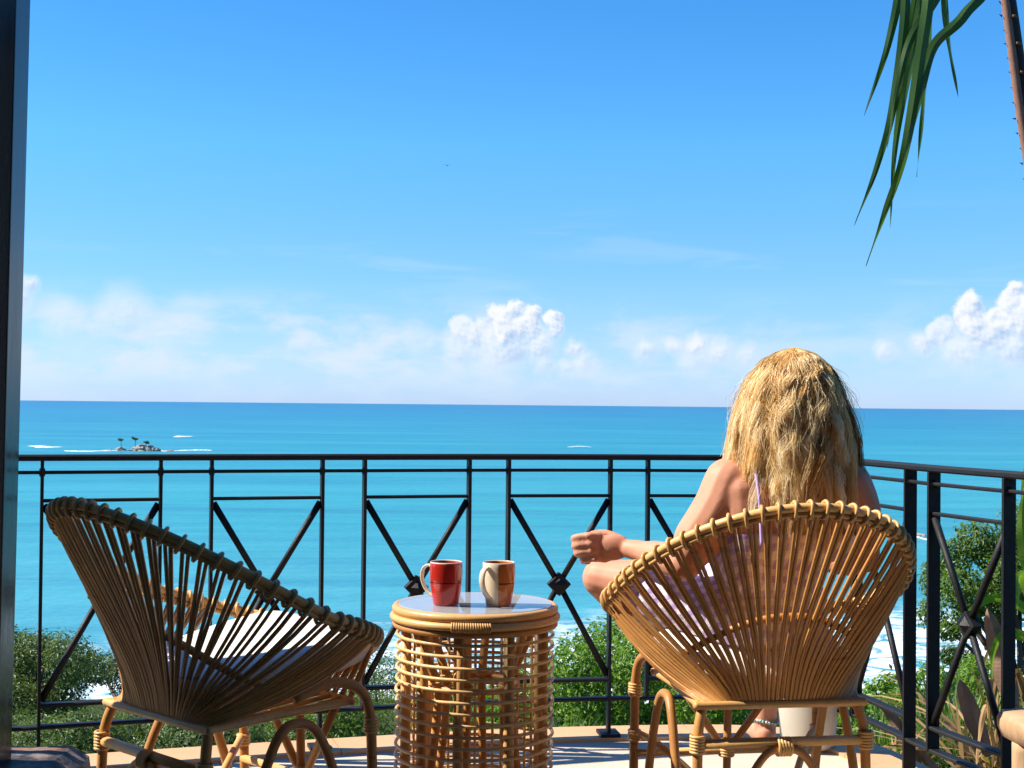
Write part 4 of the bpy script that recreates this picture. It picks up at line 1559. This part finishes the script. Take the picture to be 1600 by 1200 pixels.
def blades(name, label, foot, n_, length, spread, mat, group, width=.010, droop=.6, tint=(0, 1)):
    """a tuft of arching narrow leaves"""
    Vs, Fs, Ts = [], [], []
    b = 0
    for i in range(n_):
        a = rng.uniform(0, 6.28)
        L = length * rng.uniform(.6, 1.15)
        lean = rng.uniform(.12, spread)
        o_ = np.array([rng.normal(0, .05), rng.normal(0, .05), 0])
        dirh = np.array([math.cos(a), math.sin(a), 0])
        sd_ = np.array([-math.sin(a), math.cos(a), 0]) * rng.uniform(.6, 1)
        m_ = 7
        tw = rng.uniform(-1, 1)
        for k in range(m_):
            t = k / (m_ - 1)
            c = o_ + dirh * L * (lean * t + .25 * lean * t * t) + np.array([0, 0, L * (t - droop * lean * t * t)])
            w = width * (1 - t) ** .6 * (0.4 + 0.6 * min(1, 5 * t + .3)) + .0006
            s2 = sd_ * math.cos(tw * t) + np.array([0, 0, math.sin(tw * t)])
            Vs += [c - s2 * w, c + s2 * w]
            Ts += [0, 0]
        tn = rng.uniform(*tint)
        Ts[-2 * m_:] = [tn] * (2 * m_)
        for k in range(m_ - 1):
            Fs.append((b + 2 * k, b + 2 * k + 1, b + 2 * k + 3, b + 2 * k + 2))
        b += 2 * m_
    me = mesh_np('blades', Vs, Fs, True, mat)
    at_ = me.attributes.new('tint', 'FLOAT', 'POINT')
    at_.data.foreach_set('value', np.array(Ts, dtype=np.float32))
    t = empty(name, foot)
    link('blades', me, None, t)
    tag(t, label, 'plant', group)
    return t


blades('grass_tuft', 'tuft of long green blades below the railing beside the right chair', tuple(px(1385, 1215, 6.6)), 110, .42, .75, M['leaf_grass'], 'tufts outside the railing', .008)
blades('grass_tuft', 'tuft of green blades under the rightmost crossed panel', tuple(px(1490, 1210, 6.2)), 170, .52, .8, M['leaf_grass'], 'tufts outside the railing', .008)
blades('grass_tuft', 'grassy tuft beyond the floor edge right of the table', tuple(px(890, 1175, 8.5)), 80, .30, .7, M['leaf_grass'], 'tufts outside the railing', .006)
blades('dry_tuft', 'tangle of dry straw coloured leaves beside the wooden stool', tuple(px(1545, 1215, 5.2)), 50, .50, 1.3, M['dry_leaf'], 'tufts outside the railing', .011, .75)
blades('dry_tuft', 'small clump of dry brown leaves at the foot of the railing by the chair', tuple(px(1400, 1235, 5.6)), 22, .34, 1.3, M['dry_leaf'], 'tufts outside the railing', .012, .7)

# palm just outside the railing at the right: arching frond overhead, dry husks below
palm = empty('palm', (2.12, 4.75, -3.2))
tag(palm, 'palm at the right edge with a frond hanging in from the top', 'palm')
PO = Vector(palm.location)


def L_(p):
    return tuple(Vector(p) - PO)


mb = MB()
mb.tube(catmull([(0, 0, -.6), (.02, 0, 1.2), (.0, -.02, 2.4), (-.10, -.05, 3.1)], 6), [.17 - .004 * i for i in range(19)], 10)
mb.build('trunk', M['bark'], palm)
D = 4.55
st_path = [px(1790, 1020, 4.7), px(1705, 720, 4.65), px(1640, 430, 4.6), px(1603, 215, 4.57), px(1577, 20, 4.55), px(1556, -130, 4.55), px(1530, -230, 4.5), px(1480, -285, 4.45), px(1425, -270, 4.4), px(1380, -200, 4.36)]
sp = catmull([L_(p) for p in st_path], 8)
n_ = len(sp)
MB().tube(sp, [.017 * (1 - .75 * i / n_) + .003 for i in range(n_)], 10).build('frond_stalk', M['stalk'], palm)
MB().tube([p + Vector((.030 * (1 - .75 * i / n_), .004, 0)) for i, p in enumerate(sp)], [.022 * (1 - .75 * i / n_) + .003 for i in range(n_)], 8).build('stalk_channel', M['stalk_dark'], palm)
# leaf scars and small thorns along the stalk
thorn = MB().add([(-.004, 0, -.004), (-.004, 0, .004), (-.004, .004, 0), (-.016, 0, .005)], [(0, 1, 3), (1, 2, 3), (2, 0, 3), (0, 2, 1)]).mesh('thorn', False)
thorn.materials.append(M['dry_leaf'])
scar = MB().lathe([(0, .002), (.006, .0015), (.010, 0), (.006, -.002), (0, -.003)], 8).mesh('leaf_scar')
scar.materials.append(M['dry_leaf'])
for i in range(26):
    f = .18 + .34 * i / 26
    p = sp[int(f * (n_ - 1))].lerp(sp[min(n_ - 1, int(f * (n_ - 1)) + 1)], (f * (n_ - 1)) % 1)
    rr = .017 * (1 - .75 * f) + .003
    o = link('thorn', thorn, None, palm); o.location = p + Vector((-rr, -.004, 0)); o.scale = [random.uniform(.5, 1.1)] * 3
    o.rotation_euler = (0, random.uniform(-.5, .5), 0)
    if i % 2 == 0:
        o = link('leaf_scar', scar, None, palm); o.location = p + Vector((.030 * (1 - .75 * f), -.022 * (1 - .75 * f), 0)); o.rotation_euler = (R(75), random.uniform(-.3, .3), .3); o.scale = (1.3, .8, 1)


def leaflet(pts, wid, mat, name='leaflet', twist=0.0, fold=.35, tint=.5, par=None, tw0=0.0):
    path = catmull([L_(p) for p in pts], 11)
    n_ = len(path)
    Vs, Fs, Ts = [], [], []
    for i, p in enumerate(path):
        t = i / (n_ - 1)
        tg = (path[min(i + 1, n_ - 1)] - path[max(i - 1, 0)]).normalized()
        view = Vector((0, 1, 0))
        s = tg.cross(view).normalized()
        nn = s.cross(tg)
        a = tw0 + twist * t
        s2 = s * math.cos(a) + nn * math.sin(a)
        n2 = nn * math.cos(a) - s * math.sin(a)
        w = wid * (min(1, .45 + 2.2 * t)) * (1 - t ** 2.2) ** .9 + .0008
        rp_ = .0025 * math.sin(t * 23 + wid * 900)
        Vs += [p - s2 * w * .5 + n2 * (w * fold * .5 + rp_), p, p + s2 * w * .5 + n2 * (w * fold * .5 - rp_)]
        Ts += [tint * .8, tint, tint * 1.1]
    for i in range(n_ - 1):
        Fs += [(3 * i, 3 * i + 1, 3 * i + 4, 3 * i + 3), (3 * i + 1, 3 * i + 2, 3 * i + 5, 3 * i + 4)]
    me = mesh_np(name, Vs, Fs, False, mat)
    at_ = me.attributes.new('tint', 'FLOAT', 'POINT')
    at_.data.foreach_set('value', np.array(Ts, dtype=np.float32))
    return link(name, me, None, par or palm)


A = px(1385, -205, 4.36); B = px(1425, -270, 4.4); Cc = px(1480, -283, 4.45)
LFT = [
    ([A, px(1410, -60, 4.38), px(1392, 60, 4.39), px(1352, 180, 4.42)], .034, .3, -.4),
    ([A, px(1418, -40, 4.34), px(1400, 150, 4.33), px(1372, 260, 4.33), px(1336, 352, 4.35)], .031, .7, -.5),
    ([B, px(1450, -80, 4.36), px(1432, 60, 4.34), px(1402, 220, 4.34), px(1392, 356, 4.36)], .032, -.5, .3),
    ([B, px(1455, -60, 4.30), px(1440, 90, 4.28), px(1415, 240, 4.27), px(1385, 330, 4.28), px(1354, 416, 4.3)], .038, .9, -.5),
    ([Cc, px(1548, -60, 4.33), px(1510, 20, 4.30), px(1462, 70, 4.29), px(1440, 150, 4.28), px(1412, 250, 4.29), px(1380, 330, 4.3)], .036, 1.2, -.7),
    ([Cc, px(1520, -120, 4.36), px(1468, -10, 4.32), px(1425, 60, 4.31), px(1404, 140, 4.30), px(1388, 230, 4.31)], .034, -.7, .3),
    ([B, px(1460, -120, 4.40), px(1455, 40, 4.40), px(1446, 160, 4.41), px(1434, 276, 4.42)], .036, .3, .3),
    ([Cc, px(1478, -120, 4.46), px(1482, 30, 4.45), px(1500, 152, 4.45)], .034, .2, .2),
    ([A, px(1440, -100, 4.41), px(1428, 30, 4.42), px(1412, 130, 4.44), px(1398, 210, 4.44)], .026, -.4, .2),
]
for pts, w, tw, t0 in LFT:
    leaflet(pts, w, M['palm_green'], 'leaflet', tw, .35, rng.uniform(.2, 1), None, t0)
# more leaflets higher on the same frond, above the picture
for k in range(14):
    f = .50 + .4 * k / 14
    p = sp[int(f * (n_ - 1))] + PO
    s = -1 if k % 2 else 1
    e = p + Vector((s * .28, random.uniform(-.25, .35), -.15 + random.uniform(-.1, .1)))
    if e.z < 2.45: e.z = 2.45 + random.uniform(0, .2)
    leaflet([p, p.lerp(e, .5) + Vector((0, 0, .12)), e], .045, M['palm_green'], 'leaflet', .3, .3, rng.uniform(0, 1))
# green leaves and brown husks of the palm foot behind the last railing post
for pts, w in (([px(1640, 960, 4.7), px(1606, 880, 4.65), px(1596, 820, 4.62), px(1600, 760, 4.6)], .05), ([px(1650, 1000, 4.7), px(1612, 930, 4.6), px(1592, 900, 4.55), px(1588, 960, 4.5)], .05),
               ([px(1640, 980, 4.8), px(1570, 935, 4.8), px(1520, 950, 4.8), px(1486, 992, 4.8)], .035), ([px(1640, 1010, 4.85), px(1580, 990, 4.85), px(1553, 1010, 4.85), px(1546, 1075, 4.85)], .04),
               ([px(1650, 900, 4.8), px(1620, 830, 4.8), px(1603, 790, 4.8), px(1598, 730, 4.8)], .05)):
    leaflet(pts, w, M['palm_light'], 'leaflet', .5, .3, rng.uniform(.2, 1))
for pts, w in (([px(1585, 1110, 4.9), px(1567, 1040, 4.9), px(1550, 980, 4.9), px(1541, 950, 4.9)], .085), ([px(1545, 1180, 5.0), px(1520, 1120, 5.0), px(1504, 1080, 5.0), px(1498, 1060, 5.0)], .07),
               ([px(1440, 1210, 5.4), px(1410, 1150, 5.4), px(1385, 1110, 5.4), px(1362, 1095, 5.4)], .055), ([px(1480, 1230, 5.4), px(1440, 1180, 5.4), px(1402, 1120, 5.4)], .05)):
    leaflet(pts, w, M['husk'], 'dry_husk', .3, .6, .5)
for k in range(16):
    x0, y0 = random.uniform(1540, 1640), random.uniform(1060, 1200)
    d0 = random.uniform(4.75, 5.2)
    dx_, dy_ = random.uniform(-75, 30), random.uniform(20, 140)
    leaflet([px(x0, y0, d0), px(x0 + dx_ * .5, y0 - random.uniform(20, 70), d0), px(x0 + dx_, y0 + dy_ * .3, d0), px(x0 + dx_ * 1.2, y0 + dy_, d0)], random.uniform(.010, .028), M['dry_leaf'], 'dry_leaflet', random.uniform(-2, 2), .4, rng.uniform(0, 1))

# wooden stool at the lower right corner
stl = empty('wooden_stool', (1.238, 3.22, -0.012))
tag(stl, 'pale carved wooden stool cut off by the lower right corner', 'stool')
mb = MB()
prof = [(0.0, .430), (.080, .428), (.108, .436), (.118, .455), (.119, .475), (.110, .492), (.085, .501), (0.0, .504)]
mb.lathe(prof, 28)
mb.v = [(x * (1.0 + .05 * math.sin(3 * math.atan2(y, x) + 1)), y * (1.0 + .05 * math.sin(2 * math.atan2(y, x))), z + .006 * math.sin(x * 40)) for x, y, z in mb.v]
mb.build('seat', M['driftwood'], stl)
for k in range(3):
    a = R(200 + 120 * k)
    MB().tube(catmull([(.070 * math.cos(a), .070 * math.sin(a), .445), (.076 * math.cos(a), .076 * math.sin(a), .30), (.085 * math.cos(a), .085 * math.sin(a), .12), (.105 * math.cos(a), .105 * math.sin(a), 0)], 5), [.034, .033, .032, .031, .030, .029, .028, .027, .027, .027, .028, .029, .030, .031, .032, .034], 10).build('leg', M['driftwood'], stl)

# cream pot by the railing, beyond the woman's foot
pot = MB().lathe([(0, .012), (.088, .012), (.094, .03), (.102, .14), (.106, .24), (.108, .262), (.112, .27), (.108, .276), (.098, .272), (.094, .2), (.08, .04), (0, .03)], 36).build('flower_pot', M['cream_pot'])
pot.location = (1.035, 4.89, 0.0)
tag(pot, 'cream pot at the railing seen under the right chair', 'pot')

# ------------------------------------------------------------------ far out at sea
def rock_mesh(name, rx, ry, rz, seed):
    bm = bmesh.new()
    bmesh.ops.create_icosphere(bm, subdivisions=3, radius=1.0)
    r2 = np.random.default_rng(seed)
    ks = r2.normal(0, 1.6, (6, 3)); phs = r2.uniform(0, 6.28, 6)
    for v in bm.verts:
        n_ = sum(math.sin(k[0] * v.co.x + k[1] * v.co.y + k[2] * v.co.z + q) for k, q in zip(ks * 1.6, phs)) / 6
        f = 1 + .6 * n_ + r2.normal(0, .09)
        v.co = Vector((v.co.x * rx * f, v.co.y * ry * f, max(v.co.z, -.15) * rz * f))
    return bm_mesh(name, bm)


D = 40 * F_PX / 78.0
isl = empty('rocky_islet', (px(215, 704, D).x, D, SEA_Z))
tag(isl, 'small rocky islet with a few palms near the horizon at the left', 'islet')
for k, (x, w, h_) in enumerate(((188, 8, 6), (221, 17, 9), (232, 10, 7), (246, 6, 5), (170, 6, 1.5), (262, 9, 1.5), (205, 7, 2.5))):
    q = px(x, 704, D)
    o = link('rock', rock_mesh('rock', w * D / F_PX, w * D / F_PX * .8, h_ * D / F_PX, k), M['granite'], isl)
    o.location = (q.x - isl.location.x, random.uniform(-5, 5), 0)
for (x, ht, lb) in ((190, 7.5, 'tiny palm on the left rock of the islet'), (212, 9.5, 'tiny taller palm on the main rock of the islet'), (229, 5.5, 'tiny leaning tree on the right of the islet')):
    q = px(x, 704, D)
    t = empty('palm_tree', (q.x, D - 1, SEA_Z + 3.0))
    tag(t, lb, 'tree', 'palms on the islet')
    MB().tube(catmull([(0, 0, -2), (.3, 0, ht * .5), (.1, 0, ht * .72)], 5), [.26 - .012 * i for i in range(11)], 6).build('trunk', M['bark'], t)
    nl = 900
    lob = [((.1 + random.uniform(-1.6, 1.6), random.uniform(-1, 1), ht * .74 + random.uniform(-.8, .9)), (1.5, 1.3, .8)) for _ in range(4)]
    pts, nn, s_ = crown_points(lob, nl)
    link('crown', leaf_mesh('crown', pts, nn, .7 * rng.uniform(.7, 1.3, nl), s_, M['leaf_olive'], .3), None, t)

# breakers on the reef: low ridges of foam
def breaker(x0, x1, y, thick, label, seed):
    r2 = np.random.default_rng(seed)
    d = 40 * F_PX / (y - 632 - .0094 * ((x0 + x1) / 2 - 800))
    n_ = 40
    vs, fs = [], []
    for i in range(n_ + 1):
        t = i / n_
        p = px(x0 + (x1 - x0) * t, y, d)
        e = math.sin(math.pi * t) ** .5
        w = thick * d / F_PX * d / 40 * (.25 + .75 * r2.random()) * e
        h_ = .5 * thick * d / F_PX * (.3 + .7 * r2.random()) * e
        yy = d + 14 * math.sin(t * 5 + seed) + r2.normal(0, 3)
        vs += [(p.x, yy - w * .5, SEA_Z + .02), (p.x, yy - w * .1, SEA_Z + .05 + h_), (p.x, yy + w * .3, SEA_Z + .04 + h_ * .5), (p.x, yy + w * .6, SEA_Z + .02)]
    for i in range(n_):
        for k in range(3):
            fs.append((i * 4 + k, i * 4 + k + 1, i * 4 + k + 5, i * 4 + k + 4))
    o = link('breaking_wave', mesh_np('breaking_wave', vs, fs), M['foam'])
    tag(o, label, 'wave', 'breakers out at sea')


for a in ((36, 100, 698, 2.2, 'white breaker beside the pillar left of the islet', 1), (272, 299, 682, 2.0, 'short white breaker beyond the islet to its right', 2),
          (100, 190, 704.5, 1.4, 'thin line of foam along the left foot of the islet', 3), (250, 330, 704, 1.4, 'thin line of foam trailing right from the islet', 4),
          (885, 925, 698, .7, 'faint breaker on the open sea left of the woman', 5),
          (1425, 1452, 841, 3.0, 'white surf round the low rock right of the chair', 7)):
    breaker(*a)
D = 40 * F_PX / 200.0
rk = link('sea_rock', rock_mesh('sea_rock', 2.2, 2.5, .7, 44), M['granite'])
q = px(1440, 842, D)
rk.location = (q.x, D + 2, SEA_Z)
tag(rk, 'low rock awash in the sea right of the chair rim', 'rock')

# a bird far off in the sky
q = px(699, 258, 170)
bd = empty('bird', tuple(q))
tag(bd, 'tiny dark bird high in the blue sky', 'bird')
MB().tube([(0, -.22, 0), (0, -.1, .0), (0, .05, .01), (0, .2, .02), (0, .26, .02)], [.01, .05, .07, .04, .01], 8).build('body', M['bird'], bd)
for s in (-1, 1):
    MB().add([(s * .03, .08, .02), (s * .03, -.1, .02), (s * .28, -.06, .12), (s * .28, .06, .13), (s * .55, -.08, .05), (s * .03, .0, .05), (s * .28, .0, .15)],
             [(0, 5, 6, 3), (5, 1, 2, 6), (3, 6, 4), (6, 2, 4)]).build('wing', M['bird'], bd)
